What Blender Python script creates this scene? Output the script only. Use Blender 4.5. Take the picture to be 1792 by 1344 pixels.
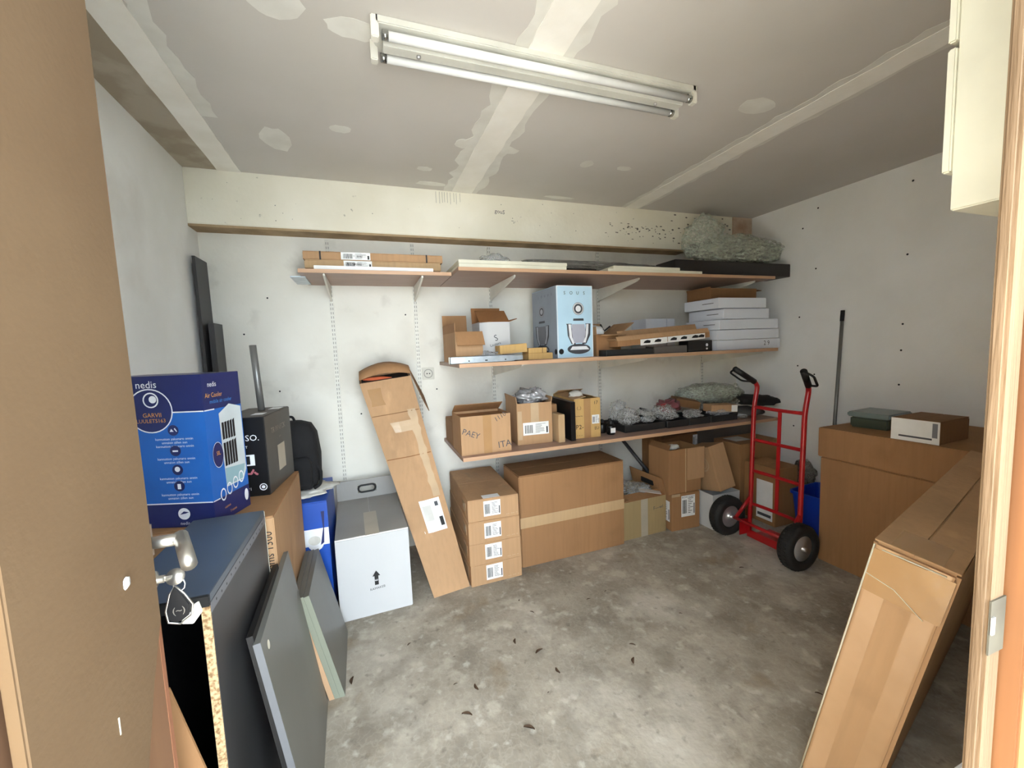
import bpy, bmesh, math, random
from mathutils import Matrix, Vector, noise
R = math.radians
rnd = random.Random(7)
SC = bpy.context.scene
for o in list(bpy.data.objects): bpy.data.objects.remove(o)

# ------------------------------------------------------------------ camera
cam = bpy.data.cameras.new('camera'); camo = bpy.data.objects.new('camera', cam); SC.collection.objects.link(camo)
cam.sensor_width = 36; cam.lens = 712.144 / 1792 * 36; cam.clip_start = 0.02; cam.clip_end = 60
camo.matrix_world = Matrix.Translation((0, 0, 1.27)) @ Matrix(((0.94055867, 0.06641439, -0.33307434),
    (-0.3374268, 0.07117597, -0.93865709), (-0.03863345, 0.99525028, 0.08935517))).to_4x4()
SC.camera = camo
# ------------------------------------------------------------------ light
w = bpy.data.worlds.new('sky'); SC.world = w; w.use_nodes = True
bg = w.node_tree.nodes['Background']; bg.inputs[0].default_value = (0.80, 0.91, 1.0, 1); bg.inputs[1].default_value = 4.2
sl = bpy.data.lights.new('sun', 'SUN'); sl.energy = 12.0; sl.angle = R(1.0); sl.color = (1.0, 0.93, 0.82)
so = bpy.data.objects.new('sun', sl); SC.collection.objects.link(so)
so.rotation_euler = Vector((-1, .314, -.95)).to_track_quat('-Z', 'Y').to_euler()
SC.view_settings.view_transform = 'Standard'; SC.view_settings.look = 'None'
SC.view_settings.gamma = 1; SC.view_settings.use_curve_mapping = False; SC.view_settings.exposure = 1.95
SC.cycles.max_bounces = 10; SC.cycles.diffuse_bounces = 7; SC.cycles.glossy_bounces = 4
SC.cycles.transmission_bounces = 4; SC.cycles.transparent_max_bounces = 12
SC.cycles.caustics_reflective = False; SC.cycles.caustics_refractive = False
SC.cycles.sample_clamp_indirect = 6; SC.cycles.use_denoising = True

# ------------------------------------------------------------------ materials
def lin(c):
    c = c / 255
    return c / 12.92 if c <= .04045 else ((c + .055) / 1.055) ** 2.4
def rgb(t): return (lin(t[0]), lin(t[1]), lin(t[2]), 1)
MATS = {}
def M(name, col, col2=None, rough=.8, scale=6., stretch=(1, 1, 1), bump=0., bscale=60., metal=0., alpha=1., lo=.35, hi=.65, spec=.5, detail=5, coat=0):
    if name in MATS: return MATS[name]
    m = bpy.data.materials.new(name); m.use_nodes = True; nt = m.node_tree; N = nt.nodes; L = nt.links
    b = N['Principled BSDF']; b.inputs['Roughness'].default_value = rough; b.inputs['Metallic'].default_value = metal
    b.inputs['Specular IOR Level'].default_value = spec; b.inputs['Coat Weight'].default_value = coat
    tc = N.new('ShaderNodeTexCoord'); mp = N.new('ShaderNodeMapping'); mp.inputs['Scale'].default_value = stretch
    L.new(tc.outputs['Object'], mp.inputs[0])
    nz = N.new('ShaderNodeTexNoise'); nz.inputs['Scale'].default_value = scale; nz.inputs['Detail'].default_value = detail
    L.new(mp.outputs[0], nz.inputs['Vector'])
    cr = N.new('ShaderNodeValToRGB'); cr.color_ramp.elements[0].position = lo; cr.color_ramp.elements[1].position = hi
    c2 = col2 or tuple(min(255, v * .93) for v in col)
    cr.color_ramp.elements[0].color = rgb(c2); cr.color_ramp.elements[1].color = rgb(col)
    L.new(nz.outputs[0], cr.inputs[0]); L.new(cr.outputs[0], b.inputs['Base Color'])
    if bump:
        n2 = N.new('ShaderNodeTexNoise'); n2.inputs['Scale'].default_value = bscale; L.new(mp.outputs[0], n2.inputs['Vector'])
        bp = N.new('ShaderNodeBump'); bp.inputs['Strength'].default_value = bump; bp.inputs['Distance'].default_value = .004
        L.new(n2.outputs[0], bp.inputs['Height']); L.new(bp.outputs[0], b.inputs['Normal'])
    if alpha < 1: b.inputs['Alpha'].default_value = alpha
    MATS[name] = m; return m
def mixlayer(m, col, scale, lo, hi, fac=1., kind='noise', stretch=(1, 1, 1), detail=6):
    """lay another patchy colour over a material's base colour"""
    nt = m.node_tree; N = nt.nodes; L = nt.links; b = N['Principled BSDF']
    src = b.inputs['Base Color'].links[0].from_socket
    tc = N.new('ShaderNodeTexCoord'); mp = N.new('ShaderNodeMapping'); mp.inputs['Scale'].default_value = stretch
    mp.inputs['Location'].default_value = (scale * .13, 3.1, 1.7); L.new(tc.outputs['Object'], mp.inputs[0])
    if kind == 'noise':
        t = N.new('ShaderNodeTexNoise'); t.inputs['Detail'].default_value = detail; t.inputs['Scale'].default_value = scale; out = t.outputs[0]
    else:
        t = N.new('ShaderNodeTexVoronoi'); t.feature = 'DISTANCE_TO_EDGE'; t.inputs['Scale'].default_value = scale; out = t.outputs[0]
        wn = N.new('ShaderNodeTexNoise'); wn.inputs['Scale'].default_value = scale * .8; wn.inputs['Detail'].default_value = 4
        ad = N.new('ShaderNodeVectorMath'); ad.operation = 'MULTIPLY_ADD'; ad.inputs[1].default_value = (.09, .09, .09)
        L.new(mp.outputs[0], wn.inputs['Vector']); L.new(wn.outputs['Color'], ad.inputs[0]); L.new(mp.outputs[0], ad.inputs[2])
    L.new((ad if kind != 'noise' else mp).outputs[0], t.inputs['Vector'])
    mr = N.new('ShaderNodeMapRange'); mr.inputs['From Min'].default_value = lo; mr.inputs['From Max'].default_value = hi
    mr.inputs['To Max'].default_value = fac; L.new(out, mr.inputs['Value'])
    mx = N.new('ShaderNodeMix'); mx.data_type = 'RGBA'; mx.inputs['B'].default_value = rgb(col)
    L.new(mr.outputs[0], mx.inputs['Factor']); L.new(src, mx.inputs['A']); L.new(mx.outputs['Result'], b.inputs['Base Color'])
    return mr
m_wall = M('painted_wall', (240, 241, 239), (230, 230, 226), scale=2.2, bump=.25, bscale=35, rough=.85)
mixlayer(m_wall, (190, 184, 172), 1.6, .56, .75, .6)
m_wall_back = M('painted_wall_back', (233, 231, 222), (222, 219, 208), scale=2.2, bump=.3, bscale=30, rough=.85)
mixlayer(m_wall_back, (190, 184, 172), 1.5, .52, .72, .6)
mixlayer(m_wall_back, (170, 164, 152), 5., .62, .74, .35)
m_wall_right = M('painted_wall_right', (243, 244, 243), (234, 234, 231), scale=2., bump=.25, bscale=30, rough=.85)  # right wall's own paint, a touch whiter than the other walls
m_beam = M('painted_beam', (235, 231, 216), (226, 221, 203), scale=3., bump=.2, bscale=40, rough=.8)
mixlayer(m_beam, (120, 116, 104), 26., .71, .78, .7)
m_beam_un = M('beam_bare_underside', (176, 152, 118), (150, 126, 94), scale=9, bump=.3)
m_ceil = M('plasterboard', (206, 202, 198), (198, 194, 188), scale=1.6, rough=.9, bump=.05)
m_joint = M('joint_compound', (244, 242, 236), (236, 233, 225), scale=7, rough=.9, bump=.15)
m_fill = M('filler_spot', (226, 225, 219), (214, 212, 205), scale=9, rough=.9)
m_ceilbrown = M('bare_board_band', (160, 148, 130), (176, 166, 150), scale=5, lo=.44, hi=.54)
m_floor = M('concrete', (168, 159, 144), (140, 131, 117), scale=4.2, rough=.82, bump=.55, bscale=38, detail=8)
mixlayer(m_floor, (112, 104, 92), 1.5, .50, .68, .65)
mixlayer(m_floor, (200, 193, 180), 2.3, .53, .70, .6)
mixlayer(m_floor, (200, 193, 178), 26., .10, .0, .16, kind='cells')
mixlayer(m_floor, (118, 110, 98), 7., .52, .66, .45)
mixlayer(m_floor, (196, 188, 172), 11., .55, .68, .5)
mixlayer(m_floor, (205, 199, 187), 17., .60, .70, .5)
mixlayer(m_floor, (90, 84, 74), 30., .60, .74, .5)
mixlayer(m_floor, (132, 112, 84), 4.4, .62, .72, .45)
m_out = M('sunlit_yard', (205, 202, 196), scale=2)
def card(name, c, c2=None, **k): 
    k.setdefault('bump', .12)
    m = M(name, c, c2 or tuple(v * .93 for v in c), scale=3.2, stretch=(1, 1, .35), rough=.78, bscale=90, spec=.3, **k)
    if name.startswith(('white', 'grey')): return m
    mixlayer(m, tuple(v * .80 for v in c), 4.5, .56, .78, .6); mixlayer(m, tuple(min(255, v * 1.12 + 6) for v in c), 9., .60, .74, .45, stretch=(1, 1, .3))
    mixlayer(m, tuple(v * .86 for v in c), 60., .45, .75, .4, stretch=(1, 1, .06)); return m
m_c1 = card('cardboard', (186, 148, 110)); m_c2 = card('cardboard_brown', (163, 122, 84)); m_c3 = card('cardboard_pale', (196, 164, 124))
m_c4 = card('cardboard_beige', (168, 146, 106)); m_c5 = card('cardboard_dark', (134, 98, 66)); m_ci = card('cardboard_inside', (142, 98, 60))
m_kraft = card('kraft_yellow', (206, 168, 108)); m_cw = card('white_carton', (196, 196, 196), (191, 191, 191), bump=.05)
m_cg = card('grey_carton_lid', (158, 156, 152), (148, 146, 142)); m_cgw = card('grey_white_carton', (224, 228, 236), (216, 220, 228), bump=.04)
m_tape = M('packing_tape', (176, 138, 96), (166, 128, 88), rough=.22, bump=.2, bscale=25); m_tapel = M('pale_tape', (196, 170, 138), rough=.22, bump=.25, bscale=40)
m_tapeg = M('grey_tape', (178, 168, 150), rough=.3)
m_white = M('white_paper', (240, 240, 238), rough=.6); m_black = M('black_print', (22, 22, 24), rough=.6)
m_wprint = M('white_print', (236, 238, 242), rough=.5); m_oprint = M('orange_print', (226, 160, 78), rough=.5)
m_grey = M('grey_print', (120, 122, 128), rough=.5); m_dgrey = M('dark_grey_print', (70, 72, 78), rough=.5)
m_metalw = M('white_metal', (228, 226, 216), rough=.45); m_slot = M('slot_dark', (150, 148, 140))
m_shelf = M('shelf_laminate', (166, 138, 122), (156, 128, 112), scale=4, stretch=(1, 9, 9), rough=.45)
m_shelfedge = M('shelf_edge_beech', (196, 158, 126), (182, 144, 112), scale=5, stretch=(.6, 8, 8), rough=.45)
m_red = M('red_paint', (172, 20, 28), (156, 16, 24), rough=.35, coat=.3); m_rubber = M('black_rubber', (22, 22, 23), rough=.75, bump=.2, bscale=120)
m_grip = M('black_grip', (14, 14, 15), rough=.6); m_chrome = M('chrome', (200, 200, 202), rough=.34, metal=.75)
m_galv = M('galvanised_steel', (196, 204, 210), (176, 186, 194), rough=.35, metal=.7, scale=30)
m_steel = M('brushed_steel', (190, 186, 178), rough=.32, metal=.9)
m_grey_pipe = M('grey_tube', (128, 128, 126), rough=.35, metal=.5); m_darkpipe = M('dark_tube', (52, 52, 54), rough=.5)
m_bblue = M('print_blue', (38, 104, 186), (34, 96, 176), rough=.35, spec=.4); m_navy = M('print_navy', (32, 42, 96), (28, 36, 88), rough=.35)
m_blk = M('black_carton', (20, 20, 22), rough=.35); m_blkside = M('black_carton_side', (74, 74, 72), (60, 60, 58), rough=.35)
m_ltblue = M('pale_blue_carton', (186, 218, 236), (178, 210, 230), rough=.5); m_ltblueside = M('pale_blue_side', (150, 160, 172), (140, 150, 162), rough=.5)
m_fab = M('black_fabric', (15, 15, 17), (24, 24, 26), rough=.95, bump=.5, bscale=80)
m_cabtop = M('cabinet_top_reflect_tint', (78, 88, 100), rough=.35); m_cab = M('cabinet_laminate', (56, 56, 57), (50, 50, 51), rough=.42)  # cabinet top: blue-grey reflection put into the laminate colour
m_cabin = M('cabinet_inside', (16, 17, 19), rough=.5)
m_chip = M('chipboard_edge', (196, 168, 128), (132, 102, 68), scale=120, lo=.38, hi=.56, rough=.9, bump=.5, bscale=150)
m_panelg = M('laminate_board', (112, 112, 108), (102, 102, 97), scale=3, rough=.38); m_paneledge = M('grey_panel_edge', (104, 106, 110), rough=.4)
m_greenedge = M('pale_green_edge', (142, 146, 130), (126, 128, 112), scale=8, stretch=(1, 1, .1)); m_peach = M('peach_edge', (198, 160, 124), rough=.6)
m_bin = M('blue_plastic', (18, 62, 170), rough=.35); m_green = M('green_plastic', (64, 74, 62), rough=.4); m_glid = M('grey_green_lid', (112, 126, 124), rough=.35)
m_hard = M('door_board_brown', (116, 94, 70), (108, 86, 63), scale=2.5, rough=.75, bump=.12, bscale=110, spec=.25)
m_leaf = M('door_wood', (134, 98, 70), (118, 84, 60), scale=4, stretch=(3, 3, .3)); m_lip = M('door_lipping', (150, 100, 72), (134, 88, 62), scale=5, stretch=(4, 4, .3))
m_baresun = M('sunlit_pitted_wood', (226, 196, 138), (150, 108, 60), scale=34, lo=.34, hi=.46, rough=.9, bump=.4, bscale=60)  # bare flecked wood, with the sun patch's brightness also put into its colour
m_jamb = M('weathered_jamb', (120, 96, 70), (96, 74, 50), scale=5, stretch=(8, 8, .5), rough=.8, bump=.4, bscale=30)
m_jamb2 = M('varnished_jamb', (128, 82, 46), (106, 66, 36), scale=4, stretch=(8, 8, .35), rough=.5)
m_jamb3 = M('sunlit_jamb', (190, 150, 96), (174, 134, 80), scale=4, stretch=(8, 8, .4)); m_strike = M('strike_plate', (84, 80, 68), (68, 64, 54), scale=20, rough=.6, metal=.1)  # outer jamb face: sunlit tone put into the wood colour
m_cream = M('cream_lacquer', (220, 217, 198), rough=.4)
m_tube = M('lamp_tube', (238, 240, 240), rough=.25); m_fix = M('lamp_enamel', (214, 214, 206), rough=.4); m_refl = M('lamp_reflector', (170, 172, 170), rough=.18, metal=.85)
m_deadleaf = M('dead_leaf', (88, 64, 42), (62, 44, 28), scale=30); m_ecru = M('key_ivory', (228, 222, 204), rough=.4)
m_handbl = M('dark_tray', (40, 41, 42), rough=.45); m_redplastic = M('red_plastic', (170, 40, 44), rough=.4)
m_dkgrey = M('dark_grey_carton', (92, 86, 82), rough=.6); m_newsp = M('crumpled_paper', (222, 220, 212), (190, 188, 180), scale=14, rough=.8)
def film(name, col, a, rough=.18):
    m = M(name, col, tuple(v * .8 for v in col), scale=18, rough=rough, bump=.35, bscale=30, alpha=a, lo=.3, hi=.7)
    N = m.node_tree.nodes; L = m.node_tree.links; b = N['Principled BSDF']
    lw = N.new('ShaderNodeTexNoise'); lw.inputs['Scale'].default_value = 22; lw.inputs['Detail'].default_value = 6
    mr = N.new('ShaderNodeMapRange'); mr.inputs['From Min'].default_value = .35; mr.inputs['From Max'].default_value = .65
    mr.inputs['To Min'].default_value = max(.05, a - .25); mr.inputs['To Max'].default_value = min(1, a + .25)
    L.new(lw.outputs[0], mr.inputs[0]); L.new(mr.outputs[0], b.inputs['Alpha']); return m
m_bubble = film('bubble_wrap', (206, 214, 198), .42, .22); m_film = film('clear_film', (220, 222, 222), .38); m_filmd = film('grey_film', (140, 138, 132), .62)
m_foil = M('silvery_film', (206, 206, 208), (150, 150, 152), scale=14, rough=.22, metal=.35, bump=.5, bscale=20)

# ------------------------------------------------------------------ builders
def link(o): SC.collection.objects.link(o); return o
def tag(o, label=None, cat=None, group=None, kind=None):
    if label: o['label'] = label
    if cat: o['category'] = cat
    if group: o['group'] = group
    if kind: o['kind'] = kind
    return o
def empty(name, loc=(0, 0, 0), rot=(0, 0, 0), label=None, cat=None, group=None, kind=None, mat=None):
    o = link(bpy.data.objects.new(name, None)); o.empty_display_size = .05
    if mat is not None: o.matrix_world = mat
    else:
        o.location = loc; o.rotation_euler = [R(a) for a in rot]
    return tag(o, label, cat, group, kind)
class MB:
    def __init__(s): s.v = []; s.f = []; s.smooth = []
    def add(s, vs, fs, m=None, smooth=False):
        n = len(s.v)
        s.v += [tuple(m @ Vector(v)) if m is not None else tuple(v) for v in vs]
        s.f += [tuple(i + n for i in f) for f in fs]; s.smooth += [smooth] * len(fs); return s
    def box(s, a, b, m=None):
        (x0, y0, z0), (x1, y1, z1) = a, b
        return s.add([(x0, y0, z0), (x1, y0, z0), (x1, y1, z0), (x0, y1, z0), (x0, y0, z1), (x1, y0, z1), (x1, y1, z1), (x0, y1, z1)],
                     [(0, 3, 2, 1), (4, 5, 6, 7), (0, 1, 5, 4), (1, 2, 6, 5), (2, 3, 7, 6), (3, 0, 4, 7)], m)
    def prism(s, pts, t, m=None):      # pts in xy, extruded 0..t in z
        n = len(pts); a = sum(pts[i][0] * pts[(i + 1) % n][1] - pts[(i + 1) % n][0] * pts[i][1] for i in range(n))
        if a < 0: pts = pts[::-1]
        return s.add([(x, y, 0) for x, y in pts] + [(x, y, t) for x, y in pts],
                     [tuple(range(n))[::-1], tuple(range(n, 2 * n))] + [(i, (i + 1) % n, n + (i + 1) % n, n + i) for i in range(n)], m)
    def lathe(s, prof, seg=24, m=None):  # prof [(r,z)] about z
        vs = []; fs = []
        for r, z in prof:
            for k in range(seg): a = 2 * math.pi * k / seg; vs.append((r * math.cos(a), r * math.sin(a), z))
        for i in range(len(prof) - 1):
            for k in range(seg): k2 = (k + 1) % seg; fs.append((i * seg + k, i * seg + k2, (i + 1) * seg + k2, (i + 1) * seg + k))
        fs.append(tuple(range(seg))[::-1]); fs.append(tuple((len(prof) - 1) * seg + k for k in range(seg)))
        return s.add(vs, fs, m, True)
    def tube(s, pts, r, seg=10, rnd_r=0., m=None, closed=False):
        P = [Vector(p) for p in pts]
        if rnd_r:
            Q = [P[0]]
            for i in range(1, len(P) - 1):
                a, b, c = P[i - 1], P[i], P[i + 1]; d = min(rnd_r, (a - b).length * .45, (c - b).length * .45)
                p0 = b + (a - b).normalized() * d; p1 = b + (c - b).normalized() * d
                for k in range(6): t = k / 5; Q.append(p0 * (1 - t) ** 2 + b * 2 * t * (1 - t) + p1 * t * t)
            P = Q + [P[-1]]
        n = len(P); vs = []; fs = []; up = None
        for i, p in enumerate(P):
            if closed: t = (P[(i + 1) % n] - P[i - 1]).normalized()
            else: t = (P[min(i + 1, n - 1)] - P[max(i - 1, 0)]).normalized()
            if up is None: up = t.orthogonal().normalized()
            up = (up - t * up.dot(t)).normalized(); sd = t.cross(up)
            rr = r[i] if isinstance(r, (list, tuple)) else r
            for k in range(seg): a = 2 * math.pi * k / seg; vs.append(p + up * rr * math.cos(a) + sd * rr * math.sin(a))
        for i in range(n if closed else n - 1):
            j = (i + 1) % n
            for k in range(seg): k2 = (k + 1) % seg; fs.append((i * seg + k, i * seg + k2, j * seg + k2, j * seg + k))
        if not closed: fs.append(tuple(range(seg))[::-1]); fs.append(tuple((n - 1) * seg + k for k in range(seg)))
        return s.add(vs, fs, m, True)
    def crumple(s, c, rad, seed=1, amp=.35, freq=3., sub=4, m=None, floor=None):
        bm = bmesh.new(); bmesh.ops.create_icosphere(bm, subdivisions=sub, radius=1)
        vs = []
        for v in bm.verts:
            q = v.co * freq + Vector((seed * 7.3, seed * 1.7, seed * 3.1))
            k = 1 + amp * noise.noise(q) + amp * .7 * (abs(noise.noise(q * 1.9)) - .2) + amp * .12 * (abs(noise.noise(q * 4.)) - .2)
            p = Vector((v.co.x * rad[0] * k + c[0], v.co.y * rad[1] * k + c[1], v.co.z * rad[2] * k + c[2]))
            if floor is not None and p.z < floor: p.z = floor
            vs.append(p)
        fs = [tuple(v.index for v in f.verts) for f in bm.faces]; bm.free()
        return s.add(vs, fs, m, True)
    def build(s, name, mat, parent=None, label=None, cat=None, group=None, kind=None, bevel=0, seg=2, mats=None):
        me = bpy.data.meshes.new(name); me.from_pydata([tuple(v) for v in s.v], [], s.f)
        for p, sm in zip(me.polygons, s.smooth): p.use_smooth = sm
        if bevel:
            bm = bmesh.new(); bm.from_mesh(me); bmesh.ops.recalc_face_normals(bm, faces=bm.faces)
            bmesh.ops.bevel(bm, geom=[e for e in bm.edges if len(e.link_faces) == 2 and e.calc_face_angle(0) > .5], offset=bevel, segments=seg, affect='EDGES', clamp_overlap=True)
            bm.to_mesh(me); bm.free()
        me.materials.append(mat)
        o = link(bpy.data.objects.new(name, me))
        if parent: o.parent = parent
        return tag(o, label, cat, group, kind)
_tx = {}
def textpoly(body):
    if body in _tx: return _tx[body]
    cu = bpy.data.curves.new('t', 'FONT'); cu.body = body; cu.size = 1; cu.align_x = 'CENTER'; cu.align_y = 'CENTER'; cu.resolution_u = 2
    o = link(bpy.data.objects.new('t', cu)); dg = bpy.context.evaluated_depsgraph_get(); me = o.evaluated_get(dg).to_mesh()
    r = ([v.co.copy() for v in me.vertices], [tuple(p.vertices) for p in me.polygons]); o.evaluated_get(dg).to_mesh_clear()
    bpy.data.objects.remove(o); bpy.data.curves.remove(cu); _tx[body] = r; return r
def face(f, w, d, h):
    if f == 'F': return Matrix(((1, 0, 0, 0), (0, 0, -1, 0), (0, 1, 0, 0), (0, 0, 0, 1)))
    if f == 'R': return Matrix(((0, 0, 1, w), (1, 0, 0, 0), (0, 1, 0, 0), (0, 0, 0, 1)))
    if f == 'L': return Matrix(((0, 0, -1, 0), (-1, 0, 0, d), (0, 1, 0, 0), (0, 0, 0, 1)))
    return Matrix(((1, 0, 0, 0), (0, 1, 0, 0), (0, 0, 1, h), (0, 0, 0, 1)))
E = .0012
def uv(u, v, rot=0, n=E, sc=1): return Matrix.Translation((u, v, n)) @ Matrix.Rotation(R(rot), 4, 'Z') @ Matrix.Scale(sc, 4)
def txt(mb, fm, body, u, v, size, rot=0, n=E, sx=1.):
    vs, fs = textpoly(body); mb.add(vs, fs, fm @ uv(u, v, rot, n, size) @ Matrix.Diagonal((sx, 1, 1, 1))); return mb
def rect(mb, fm, u0, v0, u1, v1, n=E, t=.0004): mb.box((u0, v0, n), (u1, v1, n + t), fm); return mb
def disc(mb, fm, u, v, r, n=E, sx=1., seg=20, r2=0):
    if r2:
        vs = []; fs = []
        for k in range(seg):
            a = 2 * math.pi * k / seg
            vs += [(u + r * sx * math.cos(a), v + r * math.sin(a), n), (u + r2 * sx * math.cos(a), v + r2 * math.sin(a), n)]
        for k in range(seg): j = (k + 1) % seg; fs.append((2 * k, 2 * j, 2 * j + 1, 2 * k + 1))
        mb.add(vs, fs, fm)
    else: mb.add([(u + r * sx * math.cos(2 * math.pi * k / seg), v + r * math.sin(2 * math.pi * k / seg), n) for k in range(seg)], [tuple(range(seg))], fm)
    return mb
def poly(mb, fm, pts, n=E): mb.add([(x, y, n) for x, y in pts], [tuple(range(len(pts)))], fm); return mb
def sticker(parent, fm, u0, v0, u1, v1, seed=1, text=None, name='shipping_label', vert=False):
    """white label with a barcode and lines of print, lying on a face"""
    r = random.Random(seed); s = rect(MB(), fm, u0, v0, u1, v1, .0008, .0006).build(name, m_white, parent)
    W = u1 - u0; H = v1 - v0; b = MB(); n = .0018
    x = u0 + W * .07
    while x < u0 + W * .38:
        t = W * r.choice((.008, .014, .022)); poly(b, fm, [(x, v0 + H * .15), (x + t, v0 + H * .15), (x + t, v1 - H * .2), (x, v1 - H * .2)], n); x += t + W * r.choice((.008, .014))
    y = v1 - H * .14
    while y > v0 + H * .12:
        l = W * r.uniform(.15, .4); poly(b, fm, [(u0 + W * .48, y - H * .025), (u0 + W * .48 + l, y - H * .025), (u0 + W * .48 + l, y), (u0 + W * .48, y)], n); y -= H * .085
    poly(b, fm, [(u1 - W * .1, v0 + H * .1), (u1 - W * .04, v0 + H * .1), (u1 - W * .04, v0 + H * .6), (u1 - W * .1, v0 + H * .6)], n)
    if text: txt(b, fm, text, (u0 + u1) / 2, v1 - H * .08, H * .12, n=n)
    b.build('barcode_print', m_black, s); return s
def flap(side, w, d, h, ln, ang, t=.004, a0=0., a1=1., skew=0.):
    """flap slab hinged on a top edge; 0 = straight up, 90 = flat outwards, -90 = flat inwards, 180 = hanging"""
    if side in 'FB': L = w
    else: L = d
    x0, x1 = L * a0, L * a1
    mb = MB(); s = skew * ln
    pr = [(x0, 0), (x1, 0), (x1 - s, ln), (x0 + s, ln)]
    fm = {'F': Matrix.Translation((0, 0, h)), 'B': Matrix.Translation((w, d, h)) @ Matrix.Rotation(math.pi, 4, 'Z'),
          'L': Matrix.Translation((0, d, h)) @ Matrix.Rotation(-math.pi / 2, 4, 'Z'), 'R': Matrix.Translation((w, 0, h)) @ Matrix.Rotation(math.pi / 2, 4, 'Z')}[side]
    return mb.prism(pr, t, fm @ Matrix.Rotation(R(90 + ang), 4, 'X') @ Matrix.Translation((0, 0, -t)))
def carton(name, label, x, y, z, r, w, d, h, mat, cat='box', group=None, flaps=None, seam='x', tape=None, tapem=None, lid=None, rot=None, mw=None, bev=.003, inner=None, flapm=None, tapew=.05, tapedown=.06):
    e = empty(name, (x, y, z), rot or (0, 0, r), label, cat, group, mat=mw)
    if flaps is None:
        MB().box((0, 0, 0), (w, d, h - .004)).build('carton_body', mat, e, bevel=bev)
        g = .0015; lm = lid or mat
        if seam == 'x': fl = [((0.001, 0.001), (w - .001, d / 2 - g)), ((0.001, d / 2 + g), (w - .001, d - .001))]
        else: fl = [((0.001, 0.001), (w / 2 - g, d - .001)), ((w / 2 + g, 0.001), (w - .001, d - .001))]
        for a, b in fl: MB().box((a[0], a[1], h - .0045), (b[0], b[1], h)).build('top_flap', lm, e, bevel=.001, seg=1)
    else:
        t = .004; b = MB()
        b.box((0, 0, 0), (w, d, t)).box((0, 0, t), (w, t, h)).box((0, d - t, t), (w, d, h)).box((0, t, t), (t, d - t, h)).box((w - t, t, t), (w, d - t, h))
        b.build('carton_body', mat, e)
        for f in flaps:
            flap(f[0], w, d, h, f[1], f[2], *f[3:]).build('flap', flapm or mat, e)
    if tape:
        tm = tapem or m_tape; tw = tapew / 2; b = MB()
        if tape == 'x': c = d / 2; b.box((0, c - tw, h), (w, c + tw, h + .0006)).box((-.0007, c - tw, h - tapedown), (0, c + tw, h + .0006)).box((w, c - tw, h - tapedown), (w + .0007, c + tw, h + .0006))
        elif tape == 'y': c = w / 2; b.box((c - tw, 0, h), (c + tw, d, h + .0006)).box((c - tw, -.0007, h - tapedown), (c + tw, 0, h + .0006))
        elif tape == 'F': b.box((0, -.0008, h * .5 - tw), (w, 0, h * .5 + tw))
        elif tape == 'V': c = w / 2; b.box((c - tw, -.0008, 0), (c + tw, 0, h))
        b.build('tape', tm, e)
    return e
# ------------------------------------------------------------------ the room
XL, XR, YB, ZC, YF = -.80, 3.0, 2.65, 2.23, .212
def struct(name, mb, mat, parent=None, **k): return mb.build(name, mat, parent, kind=None if parent else 'structure', **k)
struct('floor', MB().box((XL - .1, .19, -.1), (XR + .1, YB + .1, 0)), m_floor)
struct('sky_block_walls', MB().box((1.5, -5, 0), (1.62, .10, 1.3)).box((-2.3, -5, 0), (-2.2, .10, 1.6)), M('sky_block_grey', (120, 118, 110)))  # unseen walls added to cut sky light on door and jamb
struct('sky_block_eave', MB().box((-2.2, -.6, 2.32), (1.4, .10, 2.38)), m_metalw)  # unseen overhang added to hold back high sky light at the doorway
struct('ground_outside', MB().box((-6, -8, -.1), (7, .19, -.005)), m_out)
wb = struct('wall_back', MB().box((XL - .1, YB, 0), (XR + .1, YB + .1, ZC)), m_wall_back)
wl = struct('wall_left', MB().box((XL - .1, YF, 0), (XL, YB, ZC)), m_wall)
wr = struct('wall_right', MB().box((XR, YF, 0), (XR + .1, YB, ZC)), m_wall_right)
struct('wall_front', MB().box((XL - .1, .10, 0), (-.46, YF, ZC + .1)).box((-.46, .10, 2.06), (.62, YF, ZC + .1)).box((.62, .10, 0), (XR + .1, YF, ZC + .1)), m_wall)
ce = struct('ceiling', MB().box((XL - .1, YF, ZC), (XR + .1, YB + .1, ZC + .1)), m_ceil)
bm_ = struct('trim_1', MB().box((XL, 2.53, 1.956), (XR, YB, ZC)), m_beam, bevel=.004)
MB().box((XL, 2.532, 1.944), (2.35, YB, 1.956)).build('beam_underside', m_beam_un, bm_)
sb = MB(); fF = Matrix.Translation((0, 2.53, 0)) @ face('F', 1, 1, 1)
txt(sb, fF, 'gouS', .86, 2.13, .035, -5); txt(sb, fF, '~..', .95, 2.08, .03, 3)
for k in range(9): xx = .46 + k * .018 + rnd.uniform(-.005, .005); rect(sb, fF, xx, 2.15 + rnd.uniform(0, .02), xx + .0014, 2.22)
for k in range(26): disc(sb, fF, rnd.uniform(-.75, 2.2), rnd.uniform(1.98, 2.2), rnd.uniform(.001, .003), seg=7)
sb.build('pencil_marks', m_dgrey, bm_)
mm = MB()
def blot(mb, fm, u, v, ru, rv, seed, n=14, nn=E, jag=.35):
    r = random.Random(seed); return poly(mb, fm, [(u + ru * (1 - jag * r.random()) * math.cos(2 * math.pi * k / n), v + rv * (1 - jag * r.random()) * math.sin(2 * math.pi * k / n)) for k in range(n)], nn)
for k in range(60): blot(mm, fF, rnd.gauss(1.95, .14), rnd.gauss(2.07, .03), rnd.uniform(.003, .012), rnd.uniform(.002, .006), k, 8)
for k in range(70): blot(mm, fF, rnd.gauss(2.5, .15), rnd.gauss(2.10, .06), rnd.uniform(.004, .016), rnd.uniform(.003, .008), k, 8)
mm.build('mould_specks', M('mould_grey', (112, 108, 98)), bm_)
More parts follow.
